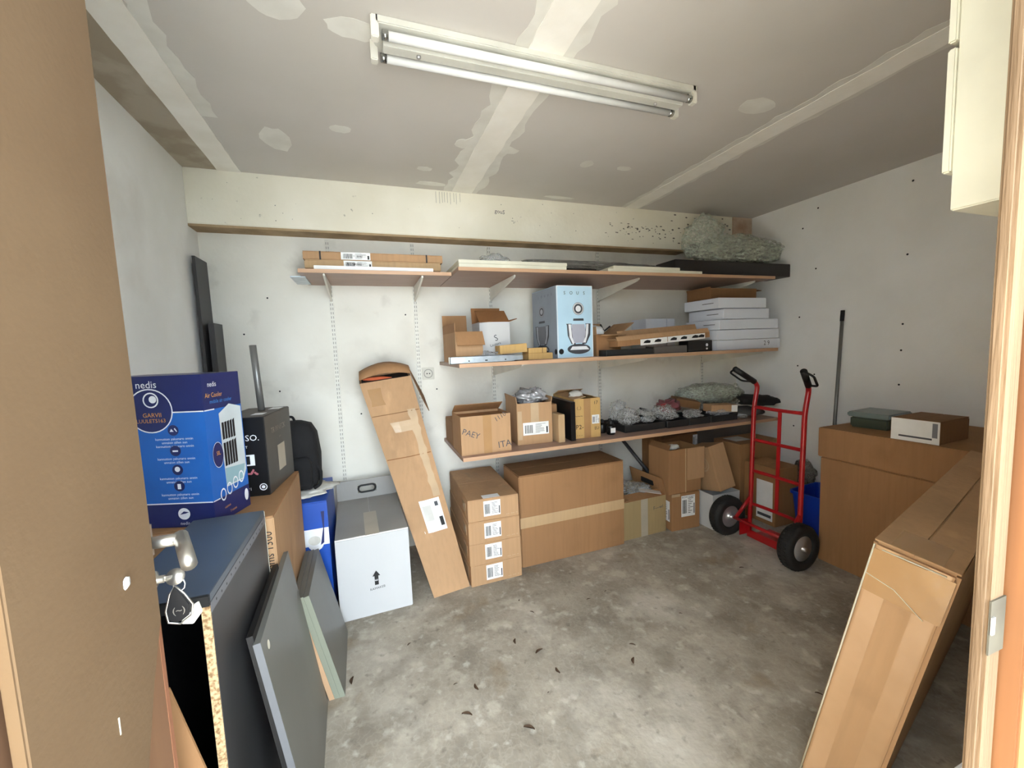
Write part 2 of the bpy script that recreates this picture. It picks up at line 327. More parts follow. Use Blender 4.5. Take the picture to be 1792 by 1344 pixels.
struct('trim_2', MB().box((2.80, 2.52, 1.95), (2.999, 2.531, 2.228)), M('brown_patch', (176, 148, 124), (200, 180, 160), scale=9))
# ceiling joints: filled strips and dabs a millimetre proud of the board
fC = Matrix(((1, 0, 0, 0), (0, 1, 0, 0), (0, 0, -1, ZC), (0, 0, 0, 1)))
def strip(x0, x1, jag, seed, mat, name, y0=.25, y1=2.53, t=.0015, step=.05):
    r = random.Random(seed); A = []; B = []; n = int((y1 - y0) / step)
    for k in range(n + 1):
        y = y0 + (y1 - y0) * k / n; A.append((x0 + r.uniform(-jag, jag), y)); B.append((x1 + r.uniform(-jag, jag), y))
    MB().prism(A + B[::-1], t, fC).build(name, mat, ce)
strip(XL, -.65, .002, 1, m_ceilbrown, 'board_band', t=.001)
strip(-.65, -.548, .002, 2, m_joint, 'joint_strip', t=.004)
strip(-.56, -.50, .02, 12, m_fill, 'filler_feather', y1=2.0, t=.001)
strip(.558, .683, .003, 3, m_joint, 'joint_strip', t=.003); strip(.51, .725, .02, 4, m_fill, 'filler_feather', t=.0012)
strip(1.80, 1.905, .004, 5, m_joint, 'joint_strip', t=.003); strip(1.765, 1.93, .012, 6, m_fill, 'filler_feather', t=.0012)
for k, (x, y, a, b) in enumerate([(-.17, 1.33, .08, .07), (.03, 1.37, .09, .05), (.30, 1.36, .12, .06), (-.038, 1.963, .05, .035), (-.31, 2.13, .07, .12), (.355, 2.259, .045, .03),
        (1.178, 1.989, .04, .045), (1.41, 1.987, .05, .03), (1.60, 1.33, .10, .06), (.50, 1.949, .05, .05), (.72, 1.956, .06, .04), (.93, 1.37, .12, .06), (-.62, 1.75, .08, .16), (.42, 2.45, .1, .03), (1.25, 2.47, .12, .025), (1.1, .8, .14, .08), (-.1, .9, .1, .1)]):
    r = random.Random(k); n = 16
    MB().prism([(x + a * r.uniform(.75, 1) * math.cos(2 * math.pi * i / n), y + b * r.uniform(.75, 1) * math.sin(2 * math.pi * i / n)) for i in range(n)], .0008, fC).build('filler_patch', m_fill, ce)
# wall holes
fR_ = Matrix.Translation((XR, 0, 0)) @ Matrix(((0, 0, -1, 0), (1, 0, 0, 0), (0, 1, 0, 0), (0, 0, 0, 1)))
for (y, z) in [(1.488, 2.128), (2.007, 2.145), (2.109, 2.036), (2.011, 1.737), (1.498, 1.72), (2.118, 1.409), (2.122, 1.054), (1.505, 1.319), (1.507, 1.164), (1.51, .958), (2.142, .601), (2.002, .996), (2.3, 1.25)]:
    MB().lathe([(.0042, 0), (.0058, .001), (.003, .0016)], 10, fR_ @ Matrix.Translation((y, z, 0))).build('screw_hole', m_black, wr)
fBk = Matrix.Translation((0, YB, 0)) @ face('F', 1, 1, 1)
bd = MB()
for (u, v) in [(-.48, 1.07), (-.5, 1.6), (.0, 1.75), (-.63, 1.4), (.42, 1.02), (-.05, .9), (.25, 1.5)]: disc(bd, fBk, u, v, .005, seg=8)
bd.build('nail_marks', m_black, wb)
so_ = empty('wall_socket', (.33, 2.65, 1.085), (0, 0, 0), 'white square wall socket beside the top of the tall torn carton', 'socket')
MB().box((0, -.012, 0), (.078, 0, .078)).build('cover_plate', M('socket_ivory', (206, 203, 190), rough=.4), so_, bevel=.003)
disc(MB(), face('F', 1, 1, 1), .039, .039, .029, .0125, r2=.024).build('socket_ring', m_slot, so_)
d2 = MB(); disc(d2, face('F', 1, 1, 1), .031, .039, .004, .0128); disc(d2, face('F', 1, 1, 1), .047, .039, .004, .0128); d2.build('socket_holes', m_black, so_)
# ------------------------------------------------------------------ doorway
jm = empty('trim_3', (0, 0, 0), kind='structure')
MB().box((.5825, .207, 0), (.5875, .211, 2.06)).build('groove_shade', m_black, jm)  # black strip stands in for the shade down the groove
MB().box((.554, .2, 0), (.5828, .212, 2.06)).build('weathered_post', m_jamb, jm, bevel=.003)
MB().box((.5872, .186, 0), (.622, .212, 2.06)).build('varnished_stop', m_jamb2, jm, bevel=.0015)
MB().box((.592, .18, 0), (.640, .186, 2.06)).build('outer_board', m_jamb3, jm)
MB().box((.5555, .1985, .950), (.5822, .2, 1.006)).build('strike_plate', m_strike, jm)
MB().box((.5555, .197, .972), (.561, .199, .990)).build('latch_keeper', m_chrome, jm)
MB().box((-.46, .18, 0), (-.392, .212, 2.06)).box((-.392, .18, 2.0), (.554, .212, 2.06)).build('frame_head', m_jamb2, jm)
dr = empty('door_1', (-.35, .215, 0), kind='structure')
MB().box((-.04, 0, .01), (0, .576, 1.98)).build('door_leaf', m_leaf, dr)
MB().box((-.041, .576, .01), (.001, .586, 1.98)).build('edge_lipping', m_lip, dr)
MB().box((0, .0, .01), (.004, .275, 1.98)).build('sunlit_bare_strip', m_baresun, dr)
pm = Matrix(((0, 0, 1, .012), (1, 0, 0, 0), (0, 1, 0, 0), (0, 0, 0, 1)))
MB().prism([(.275, .01), (.425, .01), (.432, .45), (.457, .70), (.497, .80), (.534, .872), (.5355, 1.1), (.532, 1.5), (.536, 1.98), (.275, 1.98)], .013, pm).build('facing_board', m_hard, dr, bevel=.002)
MB().crumple((.0268, .455, .975), (.002, .008, .009), 4, .5, 3, 2).build('tape_scrap', m_white, dr)
MB().box((.0252, .405, .80), (.0262, .4065, .823)).build('splinter', m_cream, dr)
hd = MB().tube([(0, .560, .985), (.052, .560, .985)], .0095, 14).tube([(.048, .568, .987), (.083, .494, .968)], .0105, 14)
hd.build('lever_handle', m_steel, dr)
MB().box((0, .55, .955), (.006, .585, 1.012)).build('handle_rose', m_steel, dr, bevel=.003)
MB().lathe([(.014, 0), (.014, .012), (.006, .016), (.006, .024)], 16, Matrix.Translation((0, .560, .924)) @ Matrix.Rotation(R(90), 4, 'Y')).build('lock_cylinder', m_steel, dr)
ky = empty('key_bunch', (-.342, .775, .924), (0, 0, 0), 'bunch of keys with black fob hanging from the door lock', 'keys')
MB().box((-.008, -.001, -.004), (.026, .001, .004)).build('lock_key', m_steel, ky)
MB().lathe([(.013, -.001), (.013, .001)], 18, Matrix.Translation((.030, 0, 0)) @ Matrix.Rotation(R(70), 4, 'X')).build('key_bow', m_steel, ky)
MB().tube([(.034 + .008 * math.cos(a * .7), 0, -.014 + .011 * math.sin(a * .7)) for a in range(9)], .0012, 6, closed=True).build('key_ring', m_chrome, ky)
fob = [(-.002, 0), (.010, -.018), (.020, -.040), (.017, -.060), (.0, -.072), (-.016, -.066), (-.018, -.045), (-.010, -.015)]
kf = Matrix.Translation((.030, -.004, -.014)) @ Matrix.Scale(.86, 4) @ Matrix(((1, 0, 0, 0), (0, 0, 1, 0), (0, 1, 0, 0), (0, 0, 0, 1)))
MB().prism(fob, .008, kf).build('key_fob', m_blk, ky, bevel=.002)
MB().tube([kf @ Vector((x * 1.12, y * 1.06, .004)) for x, y in fob], .0018, 6, closed=True).build('fob_frame', m_steel, ky)
fl_ = txt(MB(), Matrix.Translation((.030, -.005, -.014)) @ face('F', 1, 1, 1), '(~)', .002, -.040, .015).build('fob_emblem', m_steel, ky)
MB().prism([(0, 0), (.022, .012), (.026, -.006), (.012, -.024), (-.004, -.020)], .004, Matrix.Translation((.034, .001, -.062)) @ Matrix(((1, 0, 0, 0), (0, 0, 1, 0), (0, 1, 0, 0), (0, 0, 0, 1)))).build('ivory_tag', m_ecru, ky, bevel=.001)
wc = empty('wall_cabinet', (.815, YF, 1.443), (0, 0, 0), 'cream wall cabinet hanging high beside the door frame', 'cabinet')
MB().box((0, 0, 0), (.5, .148, .76)).build('cabinet_body', m_cream, wc, bevel=.002)
for k in range(4):
    z0 = .055 + k * .178
    MB().box((-.004, .148, z0), (.504, .158, z0 + .170)).build('front_panel', m_cream, wc, bevel=.002)
# ------------------------------------------------------------------ lamp
lp = empty('ceiling_light', (.075, 1.29, ZC), (0, 0, 0), 'unlit twin tube fluorescent light fixed to the plasterboard ceiling', 'light')
MB().box((.012, 0, -.022), (1.17, .125, 0)).build('base_channel', m_fix, lp, bevel=.003)
MB().prism([(.034, -.022), (.044, -.052), (.081, -.052), (.091, -.022)], 1.11, Matrix(((0, 0, 1, .035), (1, 0, 0, 0), (0, 1, 0, 0), (0, 0, 0, 1)))).build('centre_tray', m_fix, lp, bevel=.002)
for y in (.014, .111):
    MB().tube([(.03, y, -.045), (1.155, y, -.045)], .0128, 14).build('fluorescent_tube', m_tube, lp)
    for x in (.03, 1.135): MB().tube([(x, y, -.045), (x + .018, y, -.045)], .0134, 14).build('tube_cap', m_refl, lp)
    for x in (0, 1.153): MB().box((x, y - .014, -.062), (x + .022, y + .014, -.0)).build('lamp_holder', m_metalw, lp, bevel=.003)
for x in (.14, 1.03): MB().lathe([(.007, 0), (.007, .005), (.004, .008)], 14, Matrix.Translation((x, .0625, -.052)) @ Matrix.Rotation(math.pi, 4, 'X')).build('tray_screw', m_chrome, lp)
# ------------------------------------------------------------------ shelving
UP = [-.17, .313, .808, 1.635, 2.608]
upn = ['first slotted steel rail from the black boards in the corner', 'second slotted steel rail from the black boards, behind the torn tall carton', 'slotted steel rail behind the open white carton',
       'slotted steel rail just past the pale blue mixer carton', 'slotted steel rail behind the stack of flat white cartons']
S1L, S1R, S2, S3 = 1.672, 1.672, 1.176, .675
for i, x in enumerate(UP):
    z0 = (.46, .62, .30, .25, .25)[i]
    u = empty('shelf_rail', (x, 2.65, 0), (0, 0, 0), 'white ' + upn[i], 'rail', 'shelf rails on the back wall')
    b = MB().box((-.0125, -.012, z0), (.0125, 0, 1.935)); b.build('rail_channel', m_metalw, u, bevel=.001)
    s = MB(); z = z0 + .02
    while z < 1.92:
        for q in (-.0055, .0055): s.box((q - .0018, -.0126, z), (q + .0018, -.0119, z + .014))
        z += .025
    s.build('rail_slots', m_slot, u, kind='stuff')
    for (zt, yf) in [(S1L, 2.25 if i < 2 else 2.16)] + ([(S2, 2.09), (S3, 2.12)] if i > 1 else []):
        dp = 2.638 - yf
        P = [(0, 0), (0, -.095), (-.03, -.085), (-dp + .02, -.018), (-dp, -.010), (-dp, .0)]
        MB().prism([(a, c) for a, c in P], .010, Matrix(((0, 0, 1, -.005), (1, 0, 0, -.012), (0, 1, 0, zt), (0, 0, 0, 1)))).build('bracket', m_metalw, u, bevel=.002)
def board(label, x0, x1, yf, z, t=.02, yb=2.636):
    e = empty('shelf_board', (x0, yf, z), (0, 0, 0), label, 'shelf', 'beech shelf boards')
    MB().box((0, .0015, 0), (x1 - x0, yb - yf, t)).build('board_core', m_shelf, e)
    MB().box((0, 0, -.0003), (x1 - x0, .0015, t + .0003)).build('edge_band', m_shelfedge, e)
    return e
s1 = board('short top beech shelf board under the two flat brown parcels', -.283, .468, 2.235, S1L, .018)
MB().box((-.05, .1, -.006), (.02, .34, -.001)).build('end_plate', m_galv, s1)
board('long top beech shelf board under the white panels and black carton', .472, 2.70, 2.08, S1R, .018)
board('middle beech shelf board carrying the pale blue mixer carton', .445, 2.70, 2.05, S2)
board('lowest beech shelf board carrying bottles and black trays', .448, 2.76, 2.08, S3)
# --- top shelf
def slab(name, label, cat, a, b, mat, group=None, bev=.0015, r=0, **k):
    e = MB().box((0, 0, 0), tuple(b[i] - a[i] for i in range(3))).build(name, mat, None, label, cat, group, bevel=bev, **k); e.location = a; e.rotation_euler.z = R(r); return e
slab('white_board', 'white panel lying under the two flat brown parcels', 'panel', (-.213, 2.25, 1.691), (.373, 2.60, 1.711), m_white)
p = carton('flat_parcel', 'lower flat brown parcel resting on the single white panel', -.262, 2.33, 1.712, 0, .692, .22, .044, m_c3, group='flat parcels on the top shelf')
sticker(p, face('F', 1, 1, 1), .185, .004, .325, .042, 3); txt(MB(), face('F', 1, 1, 1), 'VONRBRE', .238, .024, .016, n=.002).build('lettering', m_black, p)
p = carton('flat_parcel', 'upper flat brown parcel with two dark gaps, top of the pair', -.268, 2.335, 1.757, 0, .71, .2, .042, m_c1, group='flat parcels on the top shelf')
sticker(p, face('F', 1, 1, 1), .180, .003, .325, .041, 4); txt(MB(), face('F', 1, 1, 1), '1  aval', .262, .022, .018, n=.002).build('lettering', m_black, p)
for x in (.077, .617): MB().box((x, -.0012, 0), (x + .008, .02, .0425)).build('strap', m_black, p)
for i in range(2):
    slab('white_board', ('lower' if i == 0 else 'upper') + ' of two stacked white panels at the start of the long top shelf', 'panel', (.476, 2.083, 1.691 + i * .019), (1.09 + i * .004, 2.58, 1.709 + i * .019), m_cream, 'white panels stacked on the top shelf')
slab('black_board', 'black panel lying between the two pairs of white panels', 'panel', (1.10, 2.20, 1.691), (1.355, 2.60, 1.725), m_blk)
slab('white_board', 'lower white panel running under the long black carton', 'panel', (1.36, 2.083, 1.691), (2.06, 2.50, 1.707), m_cream, 'white panels by the long black carton')
slab('white_board', 'upper white panel ending against the long black carton', 'panel', (1.40, 2.086, 1.708), (1.885, 2.50, 1.725), m_cream, 'white panels by the long black carton')
p = carton('black_carton', 'long flat black carton overhanging the end of the top shelf', 1.93, 2.18, 1.708, 0, 1.05, .19, .092, M('brown_black_carton', (34, 30, 32), rough=.5), bev=.002)
MB().crumple((0, 0, 0), (.40, .125, .085), 3, .3, 1.7, 5, floor=-.075).crumple((-.24, .03, .10), (.15, .1, .15), 5, .35, 1.5, 5).crumple((.16, -.02, .03), (.24, .1, .09), 8, .3, 1.6, 4).crumple((0, -.02, .04), (.3, .1, .08), 12, .4, 2.2, 5).build('bubble_wrap', m_bubble, None, 'big crumpled heap of greenish bubble wrap on the long black carton', 'bubble wrap').location = (2.54, 2.28, 1.876)
fm_ = MB().crumple((0, 0, 0), (.56, .06, .030), 6, .3, 2.2, 5, floor=-.026); fm_.build('wrapped_roll', m_filmd, None, 'long grey film-wrapped roll lying behind the white panels', 'roll').location = (1.33, 2.29, 1.757)
MB().crumple((0, 0, 0), (.075, .06, .035), 9, .5, 2.5, 4, floor=-.03).build('plastic_wrap', m_film, None, 'clump of clear film at the end of the long wrapped roll', 'plastic').location = (.72, 2.26, 1.763)
# --- middle shelf
Z2 = S2 + .0205
p = carton('open_carton', 'small open brown carton with tall side flap at the shelf end', .45, 2.14, Z2, 0, .15, .35, .165, m_c1, flaps=[('L', .05, 0), ('B', .115, 4), ('F', .085, 148)], flapm=m_c2)
p = carton('open_carton', 'open white carton with brown inner flaps beside the small brown one', .612, 2.235, Z2, 0, .18, .17, .222, m_cw, flaps=[('F', .115, -52), ('B', .095, 8), ('R', .05, 72), ('L', .07, -86)], flapm=m_ci)
lt = txt(MB(), face('F', 1, 1, 1), 'S', .095, .13, .05, 20); txt(lt, face('F', 1, 1, 1), 'Lauters', .09, .095, .022, 14); lt.build('logo_print', m_dgrey, p)
for k in range(3):
    e = empty('drawer_runner', (.40 + k * .012, 2.06 + k * .017, Z2), (0, 0, 0), ('front', 'middle', 'rear')[k] + ' one of three bright steel drawer runners at the shelf edge', 'drawer runner', 'steel drawer runners')
    MB().box((0, 0, 0), (.34, .002, .036)).box((0, 0, 0), (.34, .010, .002)).box((0, 0, .034), (.34, .010, .036)).build('outer_rail', m_galv, e)
    MB().box((.05, .003, .006), (.39, .010, .030)).build('inner_rail', m_galv, e)
    MB().box((-.004, 0, .0), (.006, .014, .036)).build('end_clip', m_metalw, e, bevel=.002)
    h = MB(); [disc(h, face('F', 1, 1, 1), x, .012, .004, .0008, seg=10) for x in (.10, .19, .197, .30)]; h.build('screw_holes', m_black, e)
MB().crumple((0, 0, 0), (.085, .045, .03), 11, .5, 2.6, 4, floor=-.026).build('plastic_bag', m_film, None, 'clear plastic bag of white parts behind the drawer runners', 'bag').location = (.63, 2.165, Z2 + .028)
p = carton('kraft_box', 'yellowish kraft box tipped over the drawer runners', .695, 2.13, Z2 + .038, 0, .165, .07, .048, m_kraft, rot=(0, -3, 4), bev=.001, group='small kraft boxes beside the mixer carton')
txt(MB(), face('F', 1, 1, 1), '-----', .08, .016, .012).build('lettering', m_dgrey, p)
p = carton('kraft_box', 'low kraft box with black string against the mixer carton', .87, 2.15, Z2, 0, .155, .09, .036, m_kraft, rot=(0, 0, 3), bev=.001, group='small kraft boxes beside the mixer carton')
p = carton('kraft_box', 'shorter kraft box lying on the stringed one', .875, 2.16, Z2 + .0365, 0, .12, .08, .030, m_kraft, rot=(0, 0, 6), bev=.001, group='small kraft boxes beside the mixer carton')
MB().tube([(.09, -.001, 0), (.09, -.001, .031), (.09, .082, .031)], .0012, 5).build('string', m_black, p)
# pale blue mixer carton
p = empty('mixer_carton', (1.05, 2.14, Z2), (0, 0, 1.5), 'tall pale blue carton printed with a steel stand mixer', 'box')
w_, d_, h_ = .238, .34, .418
MB().box((0, 0, 0), (w_, d_, h_)).build('carton_body', m_ltblue, p, bevel=.0015)
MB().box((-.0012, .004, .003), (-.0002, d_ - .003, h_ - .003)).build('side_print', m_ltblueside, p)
F = face('F', w_, d_, h_); Lf = face('L', w_, d_, h_)
a = MB(); [txt(a, F, c, .052 + i * .043, .375, .026) for i, c in enumerate('SOUS')]; a.build('lettering', m_black, p)
a = MB(); [txt(a, Lf, c, .10 + i * .045, .375, .02, n=.0025) for i, c in enumerate('JOUUS')]; a.build('lettering', m_dgrey, p)
a = MB(); rect(a, F, 0, .0, w_, .004, .0006); rect(a, F, 0, h_ - .004, w_, h_, .0006); rect(a, F, 0, 0, .004, h_, .0006); rect(a, F, w_ - .004, 0, w_, h_, .0006); a.build('white_border', m_wprint, p)
def mixer_art(fm, u, s, par, sx, n0, mid, light):
    b = MB(); disc(b, fm, u, .285, .037 * s, n0 + .0004, sx); b.build('mixer_badge', m_grey, par)
    b = MB(); disc(b, fm, u, .285, .026 * s, n0 + .0007, sx); b.build('badge_core', m_dgrey, par)
    b = MB(); disc(b, fm, u, .285, .018 * s, n0 + .001, sx); disc(b, fm, u, .285, .034 * s, n0 + .0006, sx, r2=.030 * s)
    poly(b, fm, [(u - .068 * sx, .195), (u - .052 * sx, .195), (u - .045 * sx, .12), (u - .03 * sx, .085), (u - .04 * sx, .075), (u - .062 * sx, .12)], n0 + .0006)
    poly(b, fm, [(u + .052 * sx, .195), (u + .068 * sx, .195), (u + .064 * sx, .14), (u + .045 * sx, .085), (u + .03 * sx, .09), (u + .045 * sx, .12)], n0 + .0006)
    poly(b, fm, [(u - .06 * sx, .045), (u + .07 * sx, .045), (u + .05 * sx, .065), (u - .045 * sx, .065)], n0 + .001); b.build('mixer_highlights', light, par)
    b = MB(); poly(b, fm, [(u - .036 * sx, .215), (u + .036 * sx, .215), (u + .034 * sx, .228), (u - .034 * sx, .228)], n0 + .0004)
    poly(b, fm, [(u - .082 * sx, .198), (u - .044 * sx, .198), (u - .05 * sx, .192), (u - .038 * sx, .12), (u - .02 * sx, .075), (u - .05 * sx, .08), (u - .074 * sx, .13), (u - .078 * sx, .19)], n0 + .0003)
    poly(b, fm, [(u + .044 * sx, .198), (u + .082 * sx, .198), (u + .078 * sx, .13), (u + .05 * sx, .08), (u + .02 * sx, .075), (u + .038 * sx, .12), (u + .05 * sx, .192)], n0 + .0003)
    disc(b, fm, u, .05, .03, n0 + .0003, 2.6 * sx); b.build('mixer_bowl_arms', m_dgrey, par)
    b = MB(); poly(b, fm, [(u - .046 * sx, .195), (u + .04 * sx, .195), (u + .046 * sx, .15), (u + .036 * sx, .085), (u - .036 * sx, .085), (u - .046 * sx, .15)], n0 + .0005); b.build('mixer_bowl', mid, par)
mixer_art(F, .140, 1, p, 1, E, M('print_lilac', (176, 178, 192)), m_wprint); mixer_art(Lf, .14, .9, p, 1.2, .0016, m_grey, M('print_silver', (186, 190, 196)))
a = MB(); disc(a, F, .022, .038, .016, .0016); disc(a, Lf, d_ - .02, .038, .016, .0026); a.build('black_dot', m_black, p)
# open brown carton past the mixer
p = carton('open_carton', 'open brown carton with splayed flaps beside the mixer carton', 1.325, 2.17, Z2, 0, .175, .22, .13, m_c2, flaps=[('F', .055, 98), ('B', .08, 12), ('R', .12, 55), ('L', .05, 5)], flapm=m_c1)
MB().crumple((0, 0, 0), (.05, .05, .04), 4, .3, 2).build('foam_packing', m_white, None, 'white foam packing poking out of the open brown carton', 'packing').location = (1.39, 2.28, Z2 + .15)
MB().tube([(0, 0, 0), (.02, .02, .06), (.05, .03, .02), (.09, .02, .05)], .006, 6).build('black_cable', m_black, None, 'black cable end on the packing in the open brown carton', 'cable').location = (1.40, 2.25, Z2 + .135)
for i, (x0, x1) in enumerate([(1.90, 2.08), (2.085, 2.155)]):
    p = carton('white_box', ('wider' if i == 0 else 'narrower') + ' white box standing behind the long torn kraft carton', x0, 2.44, Z2, 0, x1 - x0, .17, .24, m_cgw, group='white boxes standing on the middle shelf', bev=.0015)
    if i == 0: rect(MB(), face('F', 1, 1, 1), .025, .118, .12, .123).build('printed_line', m_dgrey, p)
for i, (x0, x1, h, yf, lb, mt) in enumerate([(1.335, 1.67, .036, 2.075, 'long thin black box at the shelf edge with a glossy end', m_handbl), (1.675, 1.93, .045, 2.075, 'plain dark grey box under the torn kraft carton', m_dkgrey), (1.935, 2.13, .072, 2.07, 'square-ended black box touching the flat white cartons', m_blk)]):
    p = carton('dark_box', lb, x0, yf, Z2, 0, x1 - x0, .085, h, mt, bev=.001, group='low dark boxes on the middle shelf')
    if i == 2: a = MB(); disc(a, face('F', 1, 1, 1), .15, .042, .010); disc(a, face('F', 1, 1, 1), .15, .018, .006, sx=1.4); a.build('logo_print', m_wprint, p)
p = carton('torn_carton', 'long torn kraft carton with white product labels lying on dark boxes', 1.41, 2.07, Z2 + .052, 0, .70, .09, .034, m_c2, rot=(0, -3.2, 0), flaps=[('F', .03, -30), ('B', .06, 20, .004, .02, .9), ('L', .02, 60)], flapm=m_c1)
b = rect(MB(), face('F', 1, 1, 1), .16, -.006, .36, .030, .001, .001); rect(b, face('F', 1, 1, 1), .365, -.006, .66, .030, .001, .001); b = b.build('product_label', m_white, p)
a = MB(); [poly(a, face('F', 1, 1, 1), [(x, .006), (x + .05, .004), (x + .055, .018), (x + .03, .024), (x + .01, .018)], .003) for x in (.18, .26, .38, .46, .55, .60)]; a.build('pictograms', m_black, b)
WS = [(2.215, 2.795, .066, 'white', 'bottom one, with printed figures at its end'), (2.225, 2.805, .066, '', 'second from the bottom of the stack'), (2.237, 2.773, .066, '', 'third from the bottom, with a short printed line'),
      (2.28, 2.707, .070, '', 'second from the top, with a short printed line'), (2.226, 2.656, .068, '', 'topmost, under the flat brown box')]
z = Z2
for i, (x0, x1, h, _, lb) in enumerate(WS):
    p = carton('flat_white_carton', 'flat white carton on the middle shelf, ' + lb, x0, 2.115 + (0, .006, -.004, .008, -.002)[i], z, (-.6, .5, -.3, .6, -.4)[i], x1 - x0, .31, h, m_cgw, bev=.002, group='stack of flat white cartons')
    Lf = face('L', 1, .31, h)
    if i >= 2:
        rect(MB(), Lf, .17, h * .5, .27, h * .5 + .004).build('printed_line', m_dgrey, p)
    if i == 0: txt(MB(), face('F', 1, 1, 1), '2 9', .45, .036, .045).build('lettering', m_dgrey, p)
    z += h + .0035
p = carton('flat_brown_box', 'flat brown box on top of the white carton stack', 2.25, 2.20, z, 0, .42, .22, .062, m_c5, flaps=[('F', .01, 20), ('R', .05, 95), ('L', .02, 20)])
# --- low shelf
Z3 = S3 + .0205
p = carton('marked_carton', 'brown carton with scrawled black marker writing at the end of the lowest shelf', .452, 2.125, Z3, 0, .284, .22, .212, m_c1, flaps=[('F', .0, 0)], cat='box')
MB().box((.004, .004, .19), (.28, .216, .196)).build('inner_flap', m_c2, p)
flap('B', .284, .22, .212, .10, -60).build('flap', m_c2, p)
a = txt(MB(), face('F', 1, 1, 1), 'PAEY', .055, .115, .045, -22); txt(a, face('F', 1, 1, 1), 'ITA', .245, .04, .052, 6); txt(a, face('F', 1, 1, 1), '1110', .225, .195, .036, 28); a.build('marker_writing', m_dgrey, p)
MB().box((.125, -.0008, 0), (.172, 0, .212)).build('tape', m_tape, p)
carton('small_carton', 'brown carton tucked behind the marked one against the wall', .455, 2.37, Z3, 0, .24, .22, .15, m_c2)
p = carton('open_carton', 'open brown carton stuffed with silvery film on the lowest shelf', .805, 2.205, Z3, -4, .218, .25, .245, m_c1, flaps=[('B', .03, -60), ('L', .04, 8), ('R', .03, 12)])
sticker(p, face('F', 1, 1, 1), .035, .055, .195, .13, 6); MB().box((.085, -.0009, .13), (.135, 0, .245)).build('tape', m_tapel, p)
MB().box((0.005, -.0009, .03), (.03, 0, .2)).build('tape', m_tapel, p)
MB().crumple((0, 0, 0), (.088, .088, .05), 2, .6, 2.6, 4).crumple((.04, -.03, .01), (.05, .05, .04), 7, .6, 2.6, 3).build('film_packing', m_foil, None, 'crumpled silvery film heaped in the open brown carton', 'packing').location = (.93, 2.32, Z3 + .265)
carton('narrow_box', 'narrow brown box standing beside the film-stuffed carton, the shorter one', 1.045, 2.15, Z3, 0, .042, .11, .168, m_c3, group='narrow brown boxes on the lowest shelf', bev=.0015)
carton('narrow_box', 'taller narrow brown box behind the shorter narrow one', 1.045, 2.27, Z3, 0, .05, .16, .215, m_c2, group='narrow brown boxes on the lowest shelf', bev=.0015)
slab('black_board', 'black board standing against the printed beige carton', 'board', (1.128, 2.15, Z3), (1.158, 2.49, Z3 + .236), m_blk, r=-3)
p = carton('printed_carton', 'beige carton with black printed drawings and brown tape, open at the top', 1.172, 2.19, Z3, -4, .176, .34, .245, m_kraft, flaps=[('F', .0, 0), ('B', .10, -70), ('L', .08, -80), ('R', .05, -75)], flapm=m_c3)
MB().box((.065, -.0009, 0), (.11, 0, .245)).build('tape', m_tape, p)
a = txt(MB(), face('F', 1, 1, 1), 'P2-', .035, .07, .04); txt(a, face('F', 1, 1, 1), '17', .145, .215, .03); txt(a, face('F', 1, 1, 1), 'EU', .15, .055, .026); txt(a, face('F', 1, 1, 1), '(_)', .032, .19, .026); txt(a, face('F', 1, 1, 1), '~~~', .03, .14, .03)
txt(a, face('F', 1, 1, 1), '- - -', .033, .02, .024); a.build('printed_drawings', m_black, p)
sticker(p, face('F', 1, 1, 1), .118, .085, .168, .14, 8)
MB().crumple((0, 0, 0), (.04, .05, .025), 14, .5, 2.5, 3).build('paper_wad', m_newsp, None, 'wad of paper on the flaps of the printed beige carton', 'paper').location = (1.24, 2.29, Z3 + .262)
for i, (x, y, s, lb) in enumerate([(1.437, 2.20, 1, 'black bottle with white label at the front of the trio'), (1.415, 2.27, .98, 'black bottle behind, nearest the printed beige carton'), (1.475, 2.27, 1.02, 'black bottle behind, nearest the first black tray')]):
    e = empty('black_bottle', (x, y, Z3), (0, 0, 0), lb, 'bottle', 'small black bottles')
    MB().lathe([(.024 * s, 0), (.026 * s, .003), (.026 * s, .050), (.022 * s, .058), (.010 * s, .064)], 20).build('bottle_body', m_blk, e)
    MB().lathe([(.011 * s, .064), (.012 * s, .066), (.012 * s, .084), (.008 * s, .087)], 16).build('cap', m_grip, e)
    if i == 0: MB().lathe([(.0263, .018), (.0264, .044)], 20).build('label_wrap', m_blk, e); MB().box((-.018, -.0275, .014), (.016, -.024, .044)).build('bottle_label', m_white, e, label='white label')
TR = [(1.53, 1.845, 'first black tray, beside the bottles, holding film and black parts'), (1.855, 2.03, 'second black tray, holding clear bags'), (2.04, 2.22, 'third black tray, under the red-tinted bag'), (2.23, 2.47, 'fourth black tray, under the two small brown boxes')]
for i, (x0, x1, lb) in enumerate(TR):
    w_ = x1 - x0; d_ = .25; h_ = .045; t = .004
    e = empty('black_tray', (x0, 2.17 if i else 2.18, Z3), (0, 0, 0), lb, 'tray', 'black plastic trays')
    MB().box((0, 0, 0), (w_, d_, t)).box((0, 0, t), (w_, t, h_)).box((0, d_ - t, t), (w_, d_, h_)).box((0, t, t), (t, d_ - t, h_)).box((w_ - t, t, t), (w_, d_ - t, h_)).build('tray_shell', m_handbl, e, bevel=.001, seg=1)
    for yy in (-.003, d_): MB().box((-.003, yy, h_ - .004), (w_ + .003, yy + .003, h_)).build('tray_rim', m_handbl, e)
